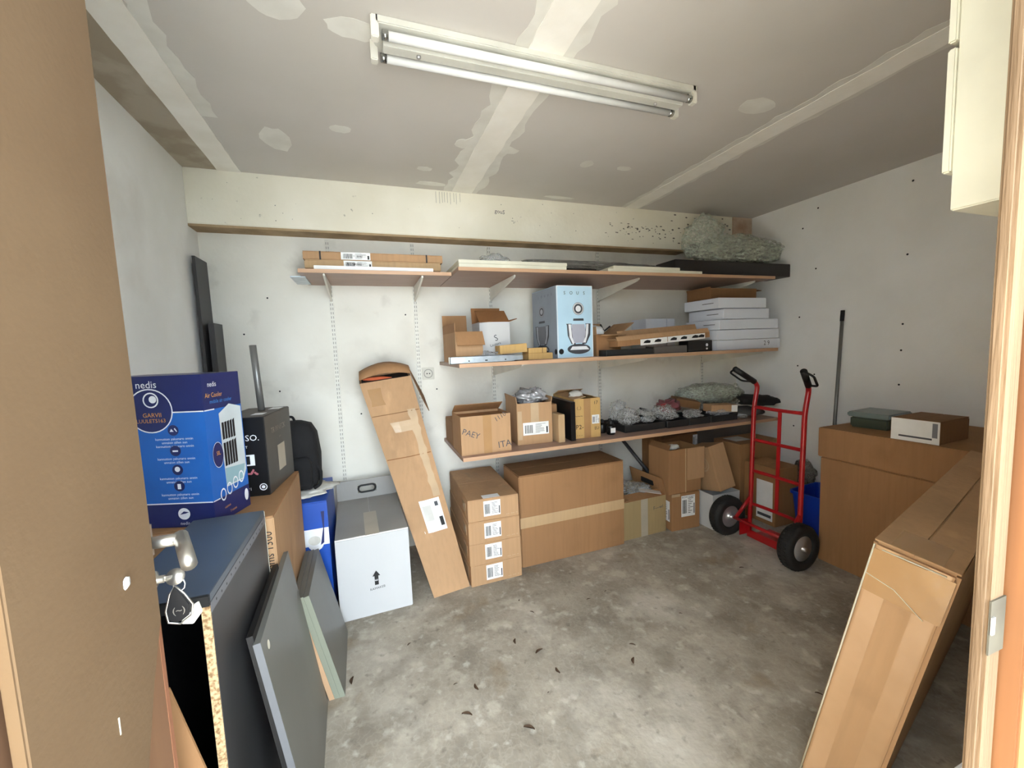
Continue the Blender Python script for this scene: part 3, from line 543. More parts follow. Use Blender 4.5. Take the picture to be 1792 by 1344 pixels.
BG = [(1.62, 2.27, .03, .08, .07, .055, m_film, 'clear crumpled bag at the start of the first black tray'), (1.60, 2.36, .05, .06, .05, .07, m_film, 'upright clear bag at the back of the first black tray'), (1.77, 2.29, .03, .06, .07, .045, m_film, 'clear bag beside the black pads in the first tray'),
      (1.93, 2.28, .035, .07, .08, .05, m_film, 'puffed clear bag in the second black tray'), (2.03, 2.36, .06, .09, .06, .05, M('red_film', (150, 90, 96), rough=.25, alpha=.75, bump=1, bscale=30), 'red-tinted bag at the back of the third tray'),
      (2.14, 2.25, .03, .07, .06, .03, m_film, 'flat clear bag on the third black tray'), (2.36, 2.23, .032, .09, .05, .025, m_film, 'thin clear bag on the fourth black tray'), (2.53, 2.2, 0, .045, .05, .02, m_film, 'small clear bag past the fourth black tray')]
for i, (x, y, z, a_, b_, c_, mt, lb) in enumerate(BG):
    MB().crumple((0, 0, 0), (a_, b_, c_), 20 + i, .45, 1.8, 4, floor=-c_ * .9).build('plastic_bag', mt, None, lb, 'bag', 'bags of small parts on the lowest shelf').location = (x, y, Z3 + z + c_ * .95)
for i, (x, y, s) in enumerate([(1.72, 2.30, .085), (1.83, 2.37, .06)]):
    e = MB().box((0, 0, 0), (s, s * .8, .012)).build('black_pad', m_blk, None, ('larger' if i == 0 else 'smaller') + ' flat black pad lying on the bags in the trays', 'pad', bevel=.002); e.location = (x - .04, y - .04, Z3 + .085 + i * .015); e.rotation_euler = (R(12), R(14), R(10))
MB().crumple((0, 0, 0), (.03, .02, .014), 33, .3, 2, 3).build('red_clip', m_redplastic, None, 'small red clip on the red-tinted bag', 'clip').location = (1.97, 2.33, Z3 + .125)
carton('small_box', 'small brown box lying tilted behind the tinted bag', 2.10, 2.38, Z3 + .105, 0, .19, .09, .055, m_c5, rot=(8, 12, -14), bev=.001)
p = carton('small_box', 'small pale brown box with a white end on the fourth tray', 2.28, 2.22, Z3 + .060, 0, .20, .10, .052, m_c1, rot=(0, 2, -12), bev=.001)
MB().box((.2, .0, .002), (.2015, .1, .05)).box((.155, -.0012, .002), (.2, 0, .05)).build('white_end', m_white, p)
ro = MB()
for k in range(3): ro.crumple((0, 0, 0), (.25, .086 - .01 * k, .086 - .01 * k), 40 + k, .14, 3, 4, m=Matrix.Translation((.0, 0, 0)) @ Matrix.Rotation(R(-24), 4, 'Z'))
disc(ro, Matrix.Rotation(R(-24), 4, 'Z') @ face('R', .2, 0, 0), 0, 0, .08, r2=.06); disc(ro, Matrix.Rotation(R(-24), 4, 'Z') @ face('R', .2, 0, 0), 0, 0, .045, r2=.03)
ro.build('bubble_roll', m_bubble, None, 'roll of greenish bubble wrap lying at the end of the lowest shelf', 'bubble wrap').location = (2.50, 2.46, Z3 + .155)
MB().crumple((0, 0, 0), (.13, .13, .035), 51, .3, 2, 3, floor=-.034).build('grey_pouch', M('grey_cloth', (74, 74, 72), rough=.9), None, 'grey pouch lying under the black cloth at the shelf end', 'pouch').location = (2.63, 2.26, Z3 + .036)
MB().crumple((0, 0, 0), (.14, .13, .04), 52, .35, 2, 3, floor=-.03).build('black_cloth', m_fab, None, 'folded black cloth on the grey pouch behind the hand truck', 'cloth').location = (2.72, 2.22, Z3 + .115)

# ------------------------------------------------------------------ floor cartons by the back wall
names = ['bottom one, on the floor', 'second from the floor', 'third from the floor', 'topmost, with white print on its lid']
for i, (x, y, w_) in enumerate([(.450, 2.035, .29), (.447, 2.033, .288), (.446, 2.028, .284), (.448, 2.032, .281)]):
    p = carton('labelled_carton', 'barcoded brown carton in the stack of four, ' + names[i], x, y, .1195 * i + .0005, (1, -1, -1.5, -1.7)[i], w_, .57, .119, m_c1, group='stack of four labelled cartons', bev=.002)
    F = face('F', w_, .57, .119); sticker(p, F, .085, .022, .178, .105, 30 + i)
    if i == 3: rect(MB(), face('T', w_, .57, .119), .085, .001, .178, .05, .0008).build('label_fold', m_white, p)
    txt(MB(), F, '-- -- -', .24, .02, .03, 2).build('lettering', m_tapel, p)
    if i == 3:
        T = face('T', w_, .57, .119); a = txt(MB(), T, 'HANDLE', .10, .42, .035, -80); txt(a, T, 'WITH CARE', .15, .40, .03, -80); txt(a, T, 'YIRSI', .245, .13, .04, -75); a.build('lettering', m_tapel, p)
    MB().box((-.0012, .06, .03), (0, .14, .085)).build('side_label', m_tapel, p)
p = carton('large_carton', 'large plain brown carton with a tape band across its front', .765, 2.105, 0, .4, .70, .27, .545, m_c2, bev=.005, lid=m_c5)
MB().box((0, -.001, .235), (.70, 0, .297)).build('tape', m_c3, p, bevel=0)
p = carton('beige_carton', 'open beige carton with grey tape and papers on top', 1.472, 2.145, 0, 2, .355, .34, .25, m_c4, flaps=[('F', .07, -70), ('L', .06, -78), ('R', .115, -14)], flapm=m_c2)
MB().box((.15, -.0009, 0), (.205, 0, .25)).build('tape', m_tapeg, p); txt(MB(), face('F', 1, 1, 1), 'F---wi', .29, .175, .035, 4).build('marker_writing', m_dgrey, p)
MB().box((.33, .10, .285), (.342, .22, .318)).build('hand_hole', m_black, p)
MB().crumple((0, 0, 0), (.11, .10, .03), 61, .5, 2.4, 4).build('film_packing', m_film, None, 'clear film heaped in the open beige carton', 'packing').location = (1.69, 2.32, .262)
for k, (x, y, rz, lb) in enumerate([(1.55, 2.33, 20, 'grey printed sheet lying in the open beige carton'), (1.68, 2.22, -35, 'white delivery sheet on the edge of the beige carton')]):
    e = MB().box((0, 0, 0), (.14, .10, .0015)).build('paper_sheet', m_newsp if k == 0 else m_white, None, lb, 'paper'); e.location = (x - .05, y - .04, .268 + k * .03); e.rotation_euler = (R(-8), R(6), R(rz))
carton('low_brown_box', 'brown box behind the beige carton against the wall', 1.48, 2.50, 0, 0, .2, .12, .30, m_c5)
MB().tube([(1.755, 2.62, .60), (1.908, 2.36, .270)], .013, 12).build('dark_tube', m_darkpipe, None, 'dark tube leaning on the wall behind the beige carton', 'tube')
p = carton('stickered_carton', 'brown carton with two white stickers beside the beige carton', 1.848, 2.125, 0, -3, .225, .265, .253, m_c2, group=None)
sticker(p, face('F', 1, 1, 1), .075, .09, .185, .235, 71, 'RICHS SOBEY'); sticker(p, face('L', 1, .265, 1), .125, .06, .245, .2, 72)
MB().box((.0, -.001, .235), (.065, 0, .254)).build('tape', m_tapel, p)
p = carton('open_carton', 'open brown carton with a wide hanging flap above the stickered one', 1.828, 2.13, .2535, 0, .27, .2, .30, m_c2, flaps=[('F', .0, 0), ('B', .04, -40), ('L', .04, -20)], flapm=m_c5)
MB().box((.145, -.012, .085), (.29, -.007, .30)).build('flap', m_c1, p, bevel=.001); MB().box((.135, -.004, .0), (.142, -.001, .30)).build('fold_edge', m_c3, p)
MB().crumple((0, 0, 0), (.05, .03, .018), 75, .4, 2, 3).build('paper_wad', m_newsp, None, 'paper wad in the open carton above the stickered one', 'paper').location = (1.92, 2.2, .555)
p = carton('tall_carton', 'brown carton against the wall under the lowest shelf, white sticker at its corner', 1.99, 2.40, 0, 0, .34, .22, .575, m_c5)
sticker(p, face('F', 1, 1, 1), .295, .47, .338, .56, 77)
carton('grey_carton', 'long dark grey carton against the wall under the shelf end', 2.345, 2.42, 0, 0, .56, .2, .585, m_dkgrey)
p = carton('styrofoam_box', 'white foam box with glossy sides behind the wheel of the hand truck', 2.108, 2.035, 0, 0, .235, .24, .238, m_cw, flaps=[('F', 0, 0)])
a = 1
mt = Matrix.Translation((2.20, 2.06, .2405)) @ Matrix.Rotation(R(-13), 4, 'X') @ Matrix.Rotation(R(-8), 4, 'Y')
p = carton('tilted_carton', 'brown carton with a white ring logo tilted on the white foam box', 0, 0, 0, 0, .145, .2, .31, m_c1, mw=mt)
Lf = face('L', .145, .2, .31); a = disc(MB(), Lf, .11, .19, .055, r2=.047); disc(a, Lf, .11, .19, .036, r2=.03); a.build('ring_logo', m_tapel, p); txt(MB(), Lf, 'O', .11, .19, .05).build('logo_print', m_black, p)
p = carton('big_brown_carton', 'tall brown carton behind the hand truck beside the tilted one', 2.483, 2.155, 0, 0, .39, .24, .513, m_c2)
txt(MB(), face('L', 1, .24, 1), 'EL', .06, .39, .06, -4).build('lettering', m_black, p); rect(MB(), face('T', .39, .24, .513), .05, .08, .2, .2, .0006).build('top_sheet', m_newsp, p)
p = carton('sheet_carton', 'brown carton with a large white address sheet behind the hand truck', 2.50, 1.895, 0, 0, .205, .24, .40, m_c2)
rect(MB(), face('L', 1, .24, 1), .10, .03, .22, .30, .0008).build('address_sheet', m_white, p); rect(MB(), face('L', 1, .24, 1), .11, .05, .21, .07, .002).build('printed_bar', m_dgrey, p)
# blue bin
bn = empty('blue_bin', (2.72, 1.73, 0), (0, 0, 4), 'blue plastic bin between the hand truck and the wall', 'bin')
def ring(w, d, r, z, n=5):
    o = []
    for cx, cy, a0 in ((w - r, d - r, 0), (-w + r, d - r, 90), (-w + r, -d + r, 180), (w - r, -d + r, 270)):
        for k in range(n): a = R(a0 + 90 * k / (n - 1)); o.append((cx + r * math.cos(a), cy + r * math.sin(a), z))
    return o
def loft(rings, cap0=True, cap1=True):
    n = len(rings[0]); v = [p for r in rings for p in r]; f = []
    for i in range(len(rings) - 1):
        for k in range(n): j = (k + 1) % n; f.append((i * n + k, i * n + j, (i + 1) * n + j, (i + 1) * n + k))
    if cap0: f.append(tuple(range(n))[::-1])
    if cap1: f.append(tuple((len(rings) - 1) * n + k for k in range(n)))
    return v, f
v, f = loft([ring(.125, .105, .03, 0), ring(.145, .125, .03, .25), ring(.155, .135, .03, .252), ring(.155, .135, .03, .27), ring(.148, .128, .03, .27), ring(.138, .118, .03, .24), ring(.12, .10, .03, .01)])
MB().add(v, f, None, False).build('bin_body', m_bin, bn)
MB().crumple((0, 0, 0), (.07, .07, .09), 81, .4, 2, 3, floor=-.085).build('dark_bag', m_film if False else m_filmd, None, 'grey plastic bag standing behind the blue bin by the wall', 'bag').location = (2.88, 1.98, .30)
slab('small_support_box', 'dark brown box under the grey bag behind the blue bin', 'box', (2.80, 1.90, 0), (2.97, 2.08, .212), m_c5)

# ------------------------------------------------------------------ hand truck
ht = empty('hand_truck', (2.245, 1.72, 0), (0, 0, 0), 'red two-wheeled hand truck with black grips and rubber tyres', 'hand truck')
def H(*p): return (p[0] - 2.245, p[1] - 1.72, p[2])
YL_, YR_ = 1.868, 1.555
for (y, yt, xt) in ((YL_, 1.868, 2.10), (YR_, 1.475, 2.13)):
    MB().tube([H(2.235, y, .03), H(2.245, y, .25), H(2.262, y, .84), H(2.29, y, .975), H(2.25, (y * 3 + yt) / 4, 1.01)], .0135, 12, .05).build('upright', m_red, ht)
    a = Vector(H(2.262, (y * 4 + yt) / 5, 1.0)); b = Vector(H(xt, yt, 1.088))
    g = MB().tube([a, b], .017, 12).build('hand_grip', m_grip, ht)
    s = 1 if y > 1.7 else -1
    o1 = Vector((0, .055 * s, -.018))
    MB().tube([b, b + o1 * .9 + (a - b) * .1, a + o1 + (b - a) * .25, a], .006, 8, .02).build('knuckle_guard', m_grip, ht)
def bar(z, x, bow, r=.0105, z2=None):
    pts = [H(x + bow * math.sin(math.pi * k / 8), YL_ + (YR_ - YL_) * k / 8, z - bow * .3 * math.sin(math.pi * k / 8)) for k in range(9)]
    MB().tube(pts, r, 10).build('cross_bar', m_red, ht)
bar(.843, 2.262, .02); bar(.636, 2.256, .02); bar(.438, 2.25, .02); bar(.225, 2.243, .02)
MB().box((-.003, -.011, 0), (.003, .011, .62), Matrix.Translation(H(2.266, 1.712, .222)) @ Matrix.Rotation(R(1.4), 4, 'Y')).build('centre_strap', m_red, ht, bevel=.001)
MB().tube([H(2.16, 1.93, .127), H(2.16, 1.52, .127)], .0105, 12).build('axle', m_red, ht)
for y, yy in ((YL_, 1.90), (YR_, 1.555)):
    MB().tube([H(2.245, y, .27), H(2.16, yy, .135)], .011, 10).build('axle_brace', m_red, ht)
    MB().prism([(0, 0), (.085, 0), (.085, .09), (.0, .105)], .004, Matrix.Translation(H(2.158, y + .002, .03)) @ Matrix(((1, 0, 0, 0), (0, 0, 1, 0), (0, 1, 0, 0), (0, 0, 0, 1)))).build('gusset', m_red, ht)
MB().box(H(2.235, 1.545, .006), H(2.43, 1.88, .012)).box(H(2.228, 1.545, .006), H(2.236, 1.88, .055)).build('toe_plate', m_red, ht, bevel=.002)
for y, s in ((1.96, 1), (1.495, -1)):
    mw_ = Matrix.Translation(H(2.15, y, .127)) @ Matrix.Rotation(R(90 * s), 4, 'X')
    e = MB()
    n = 40; pr = [(.070, -.028), (.098, -.039), (.116, -.036), (.1255, -.022), (.127, 0), (.1255, .022), (.116, .036), (.098, .039), (.070, .028)]
    vs = []; fs = []
    for k in range(n):
        a = 2 * math.pi * k / n
        for r_, z_ in pr: vs.append((r_ * math.cos(a), r_ * math.sin(a), z_))
    m_ = len(pr)
    for k in range(n):
        k2 = (k + 1) % n
        for i in range(m_): j = (i + 1) % m_; fs.append((k * m_ + i, k2 * m_ + i, k2 * m_ + j, k * m_ + j))
    e.add(vs, fs, mw_, True); tyre = e.build('tyre', m_rubber, ht)
    tr = MB()
    for k in range(36):
        for zz in (-.02, .006): tr.box((.1255, -.005, zz), (.1285, .004, zz + .014), mw_ @ Matrix.Rotation(2 * math.pi * (k + (.5 if zz > 0 else 0)) / 36, 4, 'Z'))
    tr.build('tread_blocks', m_rubber, tyre, kind='stuff')
    MB().lathe([(.071, -.026), (.071, -.022), (.050, -.010), (.05, .010), (.071, .022), (.071, .026), (.064, .026), (.045, .014), (.028, .020), (.020, .030), (.018, .034)], 28, mw_).build('wheel_rim', m_chrome, ht)
    MB().lathe([(.012, -.045), (.012, .045)], 14, mw_).build('hub', m_chrome, ht)

# ------------------------------------------------------------------ by the other wall
p = carton('large_carton', 'large brown lidded carton against the wall holding two small boxes', 2.355, .78, 0, 0, .63, .745, .60, m_c2, bev=.004)
MB().box((-.010, -.008, .600), (.640, .755, .7625)).build('carton_lid', m_c2, p, bevel=.004)
for o in list(p.children):
    if o.name.startswith('top_flap'): bpy.data.objects.remove(o)
p = empty('storage_box', (2.51, 1.30, .7635), (0, 0, 5), 'dark green plastic box with a grey-green lid on the large lidded carton', 'box')
MB().box((0, 0, 0), (.21, .17, .058)).build('box_body', m_green, p, bevel=.008)
MB().box((-.01, -.01, .058), (.22, .18, .084)).build('box_lid', m_glid, p, bevel=.006)
p = carton('white_box', 'flat brown box with a white printed front, nearer the door frame', 2.365, 1.035, .7635, 0, .25, .175, .105, m_c5, rot=(0, 0, 2))
a = rect(MB(), face('L', 1, .175, 1), 0, .0, .175, .103, .0008).build('white_front', m_white, p)
rect(rect(MB(), face('L', 1, .175, 1), .03, .018, .15, .026, .002), face('L', 1, .175, 1), .0, .09, .0, .09).build('printed_bar', m_dgrey, a)
rect(MB(), face('L', 1, .175, 1), .150, .03, .168, .095, .002).build('barcode_print', m_grey, a)
MB().tube([(2.93, 1.84, .0), (2.985, 1.823, 1.385)], .0105, 12).tube([(2.985, 1.823, 1.385), (2.9875, 1.8225, 1.43)], .001, 6).build('broom_handle', m_grey_pipe, None, 'grey metal pole with a black cap leaning on the wall', 'pole')
bh = bpy.data.objects['broom_handle']
MB().tube([(2.983, 1.8235, 1.36), (2.9865, 1.8225, 1.43)], .012, 12).build('black_cap', m_grip, bh)
# long taped carton leaning in front
ph = R(14.8); th = R(11)
e1 = Vector((math.cos(ph), math.sin(ph), 0)); e3 = Vector((math.sin(th) * math.sin(ph), -math.sin(th) * math.cos(ph), math.cos(th))); ep = Vector((math.sin(ph) * math.cos(th), -math.cos(ph) * math.cos(th), -math.sin(th)))
og = Vector((1.097, .745, .031)) + ep * .15
mw = Matrix(((e1.x, -ep.x, e3.x, og.x), (e1.y, -ep.y, e3.y, og.y), (e1.z, -ep.z, e3.z, og.z), (0, 0, 0, 1)))
p = carton('long_carton', 'long tall brown carton with shiny taped end leaning by the door frame', 0, 0, 0, 0, 1.235, .15, .757, m_c1, mw=mw, bev=.008)
Lf = face('L', 1.235, .15, .757)
a = MB(); rect(a, Lf, .012, .0, .05, .745, .0008, .0004); rect(a, Lf, .1, 0, .138, .745, .0008, .0004); a.build('tape', M('clear_tape', (192, 156, 120), (182, 146, 110), rough=.2, bump=.2, bscale=20), p)
rect(MB(), Lf, .004, .62, .146, .735, .0014, .0004).build('end_tape', m_tape, p)
MB().tube([(-.002, .146, .0), (-.002, .146, .745)], .0018, 6).tube([(-.002, .13, .738), (-.003, .02, .74)], .0016, 6).tube([(-.002, .145, .665), (-.003, .09, .655), (-.003, .03, .615)], .001, 6).build('tape_crease', m_cream, p)
MB().box((0.0, .03, .7575), (.12, .12, .758)).build('tape', m_tape, p)
p = carton('grey_white_box', 'pale grey box standing in the gap behind the leaning long carton', .93, .235, 0, 0, .2, .13, .50, m_cgw)
MB().crumple((0, 0, 0), (.08, .055, .05), 91, .5, 2.4, 3, floor=-.05).build('plastic_bag', m_film, None, 'clear bag on the pale grey box behind the long carton', 'bag').location = (1.03, .30, .551)

# ------------------------------------------------------------------ left of the white carton
# cabinet lying open towards the door
cb = empty('open_cabinet', (-.51, .944, 0), (0, 0, 0), 'narrow dark cabinet carcass with raw chipboard edge beside the door', 'cabinet')
cw, cd, chh, t = .182, .466, .80, .018
MB().box((0, 0, chh - t), (cw, cd, chh)).build('top_board', m_cabtop, cb, bevel=.001)
MB().box((cw - t, .002, 0), (cw, cd, chh - t)).build('side_board', m_cab, cb); MB().box((cw - t + .001, 0, 0), (cw - .001, .002, chh - t)).build('chipboard_edge', m_chip, cb)
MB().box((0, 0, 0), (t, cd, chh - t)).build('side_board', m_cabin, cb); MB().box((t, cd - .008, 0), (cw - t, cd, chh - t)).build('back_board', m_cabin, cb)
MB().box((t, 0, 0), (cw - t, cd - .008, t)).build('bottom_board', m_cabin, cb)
MB().box((cw - .001, cd, .35), (cw + .0008, cd + .002, chh - .005)).build('back_edge', m_cream, cb)
a = MB()
for k in range(13): disc(a, face('R', cw, 0, 0), .03 + k * .033, chh - .028 - (k % 3) * .002, .003, .001, seg=8)
a.build('drill_holes', m_black, cb); MB().box((cw, .0, chh - .040), (cw + .0006, cd, chh - .019)).build('edge_strip', m_grey, cb)
MB().box((.10, -.006, chh - .024), (cw + .001, 0, chh + .001)).build('loose_edging', m_cabin, cb, bevel=.002)
fm = Matrix(((1, 0, 0, 0), (0, 0, -1, 0), (0, 1, 0, 0), (0, 0, 0, 1)))
e = MB().prism([(-.20, 0), (.17, 0), (.02, .655), (-.16, .72)], .005, fm).build('cardboard_sheet', m_c2, None, 'brown cardboard sheet standing between the door and the open cabinet', 'cardboard'); e.location = (-.41, .90, 0)
# grey panel leaning on cabinet
def lean(name, label, x0, x1, y0, y1, H_, xt, t, mat, matf, edge, cat='panel', group=None, yt=0):
    """panel with its foot at x0 (from y0 to y1), leaning so that its head is at xt"""
    a = math.atan2(x0 - xt, H_); L = math.hypot(x0 - xt, H_)
    e = empty(name, (x0, y0, 0), (0, 0, 0), label, cat, group); e.matrix_world = Matrix.Translation((x0, y0, 0)) @ Matrix.Rotation(-math.atan2(x1 - x0, y1 - y0), 4, 'Z') @ Matrix.Rotation(-a, 4, 'Y')
    D = y1 - y0
    MB().box((-t, .001, .0), (0, D, L)).build('panel_core', matf, e, bevel=.0005, seg=1)
    MB().box((-t, 0, 0), (0, .001, L)).build('edge_band', edge, e)
    return e
p = lean('laminate_board', 'grey laminate panel with a pale oval hole leaning on the cabinet', -.196, -.215, 1.06, 1.545, .60, -.279, .016, None, m_panelg, m_paneledge)
a = disc(MB(), Matrix.Translation((0, 0, 0)) @ face('R', 0, 0, 0), .05, .565, .011, .0006).build('cam_hole', m_ecru, p)
b = lean('black_board', 'thick black board between the cabinet and the grey panel', -.214, -.226, 1.07, 1.43, .615, -.296, .014, None, m_cabin, m_cabin, cat='board')
for i in range(3):
    x = -.156 - i * .0185
    lean('small_board', ('outermost' if i == 0 else 'middle' if i == 1 else 'innermost') + ' of three small leaning panels, ' + ('grey face showing' if i == 0 else 'pale green edge' if i == 1 else 'peach edge'),
         x, x - .006, 1.552, 1.93, .418, x - .092, .0175, None, m_panelg, (m_greenedge, m_greenedge, m_peach)[i], group='small panels leaning by the white carton')
# tall brown carton beyond
p = carton('tall_carton', 'tall brown carton with writing on its front behind the open cabinet', -.79, 1.447, 0, 0, .478, .53, .765, m_c1, lid=m_c2)
a = txt(MB(), face('F', 1, 1, 1), 'my boms 1300', .459, .62, .036, 90, sx=.9); a.build('lettering', m_black, p)
# blue cooler carton
p = empty('cooler_carton', (-.462, 1.432, .766), (0, 0, -19), 'tall blue and navy printed carton of an air cooler', 'box')
w_, d_, h_ = .30, .168, .461
Fm = Matrix.Translation((-w_, 0, 0)) @ face('F', 1, 1, 1); Rm = face('R', 0, d_, h_) @ Matrix.Diagonal((.82, 1, 1, 1))
MB().box((-w_, 0, .075), (0, d_, .352)).build('carton_body', m_bblue, p)
MB().box((-w_ - .0004, -.0004, .352), (.0004, d_ + .0004, h_)).build('navy_top_band', m_navy, p, bevel=.001)
MB().box((-w_ - .0004, -.0004, 0), (.0004, d_ + .0004, .075)).build('navy_bottom_band', m_navy, p, bevel=.001)
a = MB(); rect(a, Fm, 0, .350, w_, .3535); rect(a, Rm, 0, .350, .05, .3535); rect(a, Fm, 0, .073, w_, .0765); poly(a, Rm, [(.0, .073), (.035, .073), (.035, .0765), (.0, .0765)])
disc(a, Fm, .145, .358, .066, .0024, r2=.0625, seg=36); disc(a, Fm, .15, .39, .023, .0026, r2=.019); disc(a, Fm, .156, .392, .011, .0026)
txt(a, Fm, 'nedis', .14, .435, .03); txt(a, Rm, 'nedis', .05, .428, .022)
txt(a, Fm, 'nedis', .21, .012, .014)
for i, v in enumerate((.268, .208, .148, .098)):
    for k in range(3 if i == 0 else 2): txt(a, Fm, 'kannutton yakunaro onnin' if k % 2 == 0 else 'unnaion zillen sun', .205, v + .004 - k * .011, .0105)
disc(a, Fm, .21, .042, .018, .0018)
a.build('white_print', m_wprint, p)
a = disc(MB(), Fm, .145, .358, .0625, .0018, seg=36); [disc(a, Fm, .205, v, .016, .0014) for v in (.298, .236, .178, .128)]
disc(a, Rm, .045, .21, .040, .0026, .7, 26); poly(a, Fm, [(.198, .040), (.21, .050), (.226, .047), (.215, .043)], .0026); a.build('navy_print', m_navy, p)
a = MB()
poly(a, Fm, [(.195, .294), (.20, .303), (.207, .294)], .002); poly(a, Fm, [(.208, .303), (.214, .294), (.217, .294), (.211, .305)], .002)
rect(a, Fm, .197, .233, .213, .238, .002, .0002); disc(a, Fm, .205, .180, .008, .002); rect(a, Fm, .200, .119, .210, .135, .002, .0002)
disc(a, Rm, .045, .21, .040, .0028, .7, 26, r2=.0385)
for i in range(4): disc(a, Rm, .050 + i * .036, .083 + i * .010, .020, .0034, .75, r2=.015)
disc(a, Rm, .180, .045, .02, .003, .6); a.build('white_icons', m_wprint, p)
a = txt(MB(), Fm, 'GARVII', .15, .345, .018, n=.003); txt(a, Fm, 'LUULETS163', .145, .328, .016, n=.003); txt(a, Rm, 'Air Cooler', .055, .395, .02); txt(a, Rm, 'viatnus', .07, .04, .012, 4); txt(a, Rm, '7 nanaa', .10, .02, .012, 4); txt(a, Rm, 'SIL', .045, .215, .018, n=.004); a.build('orange_print', m_oprint, p)
txt(MB(), Rm, 'mobile air cooler', .09, .375, .017).build('light_blue_print', M('print_lightblue', (70, 140, 210)), p)
m_cool = M('print_cooler', (206, 214, 216)); a = poly(MB(), Rm, [(.07, .335), (.13, .36), (.197, .345), (.197, .13), (.175, .10), (.075, .10)], .0016); a.build('cooler_picture', m_cool, p)
a = MB()
for (v0, v1) in ((.25, .305), (.165, .24)):
    for k in range(5): poly(a, Rm, [(.078 + k * .015, v0), (.090 + k * .015, v0 + .002), (.090 + k * .015, v1 + .006 * k / 4), (.078 + k * .015, v1)], .0026)
a.build('cooler_grille', m_black, p); poly(MB(), Rm, [(.075, .105), (.17, .105), (.19, .15), (.075, .16)], .002).build('cooler_tank', M('print_aqua', (150, 182, 190)), p)
# black coffee machine carton
p = empty('coffee_carton', (-.363, 1.672, .766), (0, 0, -7), 'black carton with a white coffee brand name beside the blue carton', 'box')
w_, d_, h_ = .155, .29, .29
Fm = Matrix.Translation((-w_, 0, 0)) @ face('F', 1, 1, 1); Rm = face('R', 0, d_, h_)
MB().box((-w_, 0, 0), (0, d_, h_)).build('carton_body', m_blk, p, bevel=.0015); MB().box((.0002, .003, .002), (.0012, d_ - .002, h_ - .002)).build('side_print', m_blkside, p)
MB().box((-w_ + .003, .003, h_), (-.003, d_ - .003, h_ + .001)).build('top_print', m_dkgrey, p)
a = txt(MB(), Fm, 'ESSO.', .098, .215, .031); txt(a, Fm, 'GRANT', .075, .183, .012); txt(a, Fm, 'N*1', .085, .028, .015); rect(a, Fm, .085, .115, .115, .155); disc(a, Fm, .135, .033, .013, r2=.010); disc(a, Fm, .135, .033, .006)
rect(a, face('T', 1, 1, h_), -.06, .05, -.02, .10, .002); rect(a, face('T', 1, 1, h_), -.05, .2, -.01, .26, .002); a.build('white_print', m_wprint, p)
a = txt(MB(), Rm, 'TR PINECK', .14, .225, .03, sx=1.1); txt(a, Rm, 'man', .15, .19, .016); rect(a, Rm, .11, .06, .19, .16, .002); a.build('pale_print', m_tapeg, p)
a = MB(); [disc(a, Fm, .09 + rnd.uniform(0, .03), .08 + rnd.uniform(0, .02), .004, .002, seg=8) for k in range(9)]; a.build('capsule_print', M('print_pink', (190, 110, 120)), p)
rect(MB(), Fm, .088, .120, .100, .150, .002).build('machine_print', m_black, p)
MB().tube([(0, 0, 0), (-.012, .01, .26)], .0125, 14).build('grey_tube', m_grey_pipe, None, 'grey metal tube standing on the black coffee carton', 'tube').location = (-.405, 1.85, 1.058)
# black boards in the corner
e = MB().box((0, 0, 0), (.014, .165, 1.785)).build('black_board', m_cab, None, 'taller black board standing upright in the corner of the room', 'board', 'black boards in the corner', bevel=.001); e.location = (-.775, 2.475, 0); e.rotation_euler.y = R(-.2)
e = MB().box((0, 0, 0), (.026, .135, 1.455)).build('black_board', m_cab, None, 'shorter, thicker black board in front of the tall one in the corner', 'board', 'black boards in the corner', bevel=.001); e.location = (-.752, 2.508, 0)
# backpack on a blue carton
p = carton('blue_carton', 'blue and white carton beside the tall brown one, under the black bag', -.60, 2.025, 0, 0, .383, .38, .598, M('deep_blue_carton', (24, 78, 176), rough=.4))
Fm = face('F', 1, 1, 1); a = rect(MB(), Fm, .28, .39, .383, .47, .0008); disc(a, Fm, .325, .41, .045, .0016, .8); a.build('white_picture', m_wprint, p)
a = disc(MB(), Fm, .32, .415, .022, .002, 1.2); a.build('cup_picture', m_newsp, p); poly(MB(), Fm, [(.345, .39), (.36, .40), (.37, .55), (.355, .55), (.36, .47)], .0024).build('cable_picture', m_navy, p)
p = empty('black_backpack', (-.375, 2.20, .632), (0, 0, 0), 'black fabric backpack standing on newspaper by the wall', 'backpack')
v, f = loft([ring(.105, .06, .03, 0), ring(.125, .08, .035, .04), ring(.13, .085, .04, .15), ring(.12, .075, .04, .26), ring(.10, .06, .04, .305), ring(.06, .035, .03, .322)])
MB().add(v, f, None, True).build('bag_body', m_fab, p)
v, f = loft([ring(.085, .02, .015, 0), ring(.09, .028, .018, .03), ring(.09, .028, .018, .12), ring(.075, .015, .012, .15)])
MB().add(v, f, Matrix.Translation((.01, -.095, .01)), True).build('front_pocket', m_fab, p)
MB().tube([(.10, -.06, .12), (.135, -.075, .09), (.13, -.08, .02), (.10, -.07, .0)], .008, 8, .02).build('strap', m_fab, p)
MB().tube([(-.03, 0, .318), (-.02, 0, .345), (.02, 0, .345), (.03, 0, .318)], .006, 8, .01).build('top_handle', m_fab, p)
MB().crumple((0, 0, 0), (.165, .14, .018), 95, .35, 2.4, 4, floor=-.014).build('newspaper_bundle', m_newsp, None, 'crumpled newspaper between the backpack and the blue carton', 'newspaper').location = (-.355, 2.20, .614)
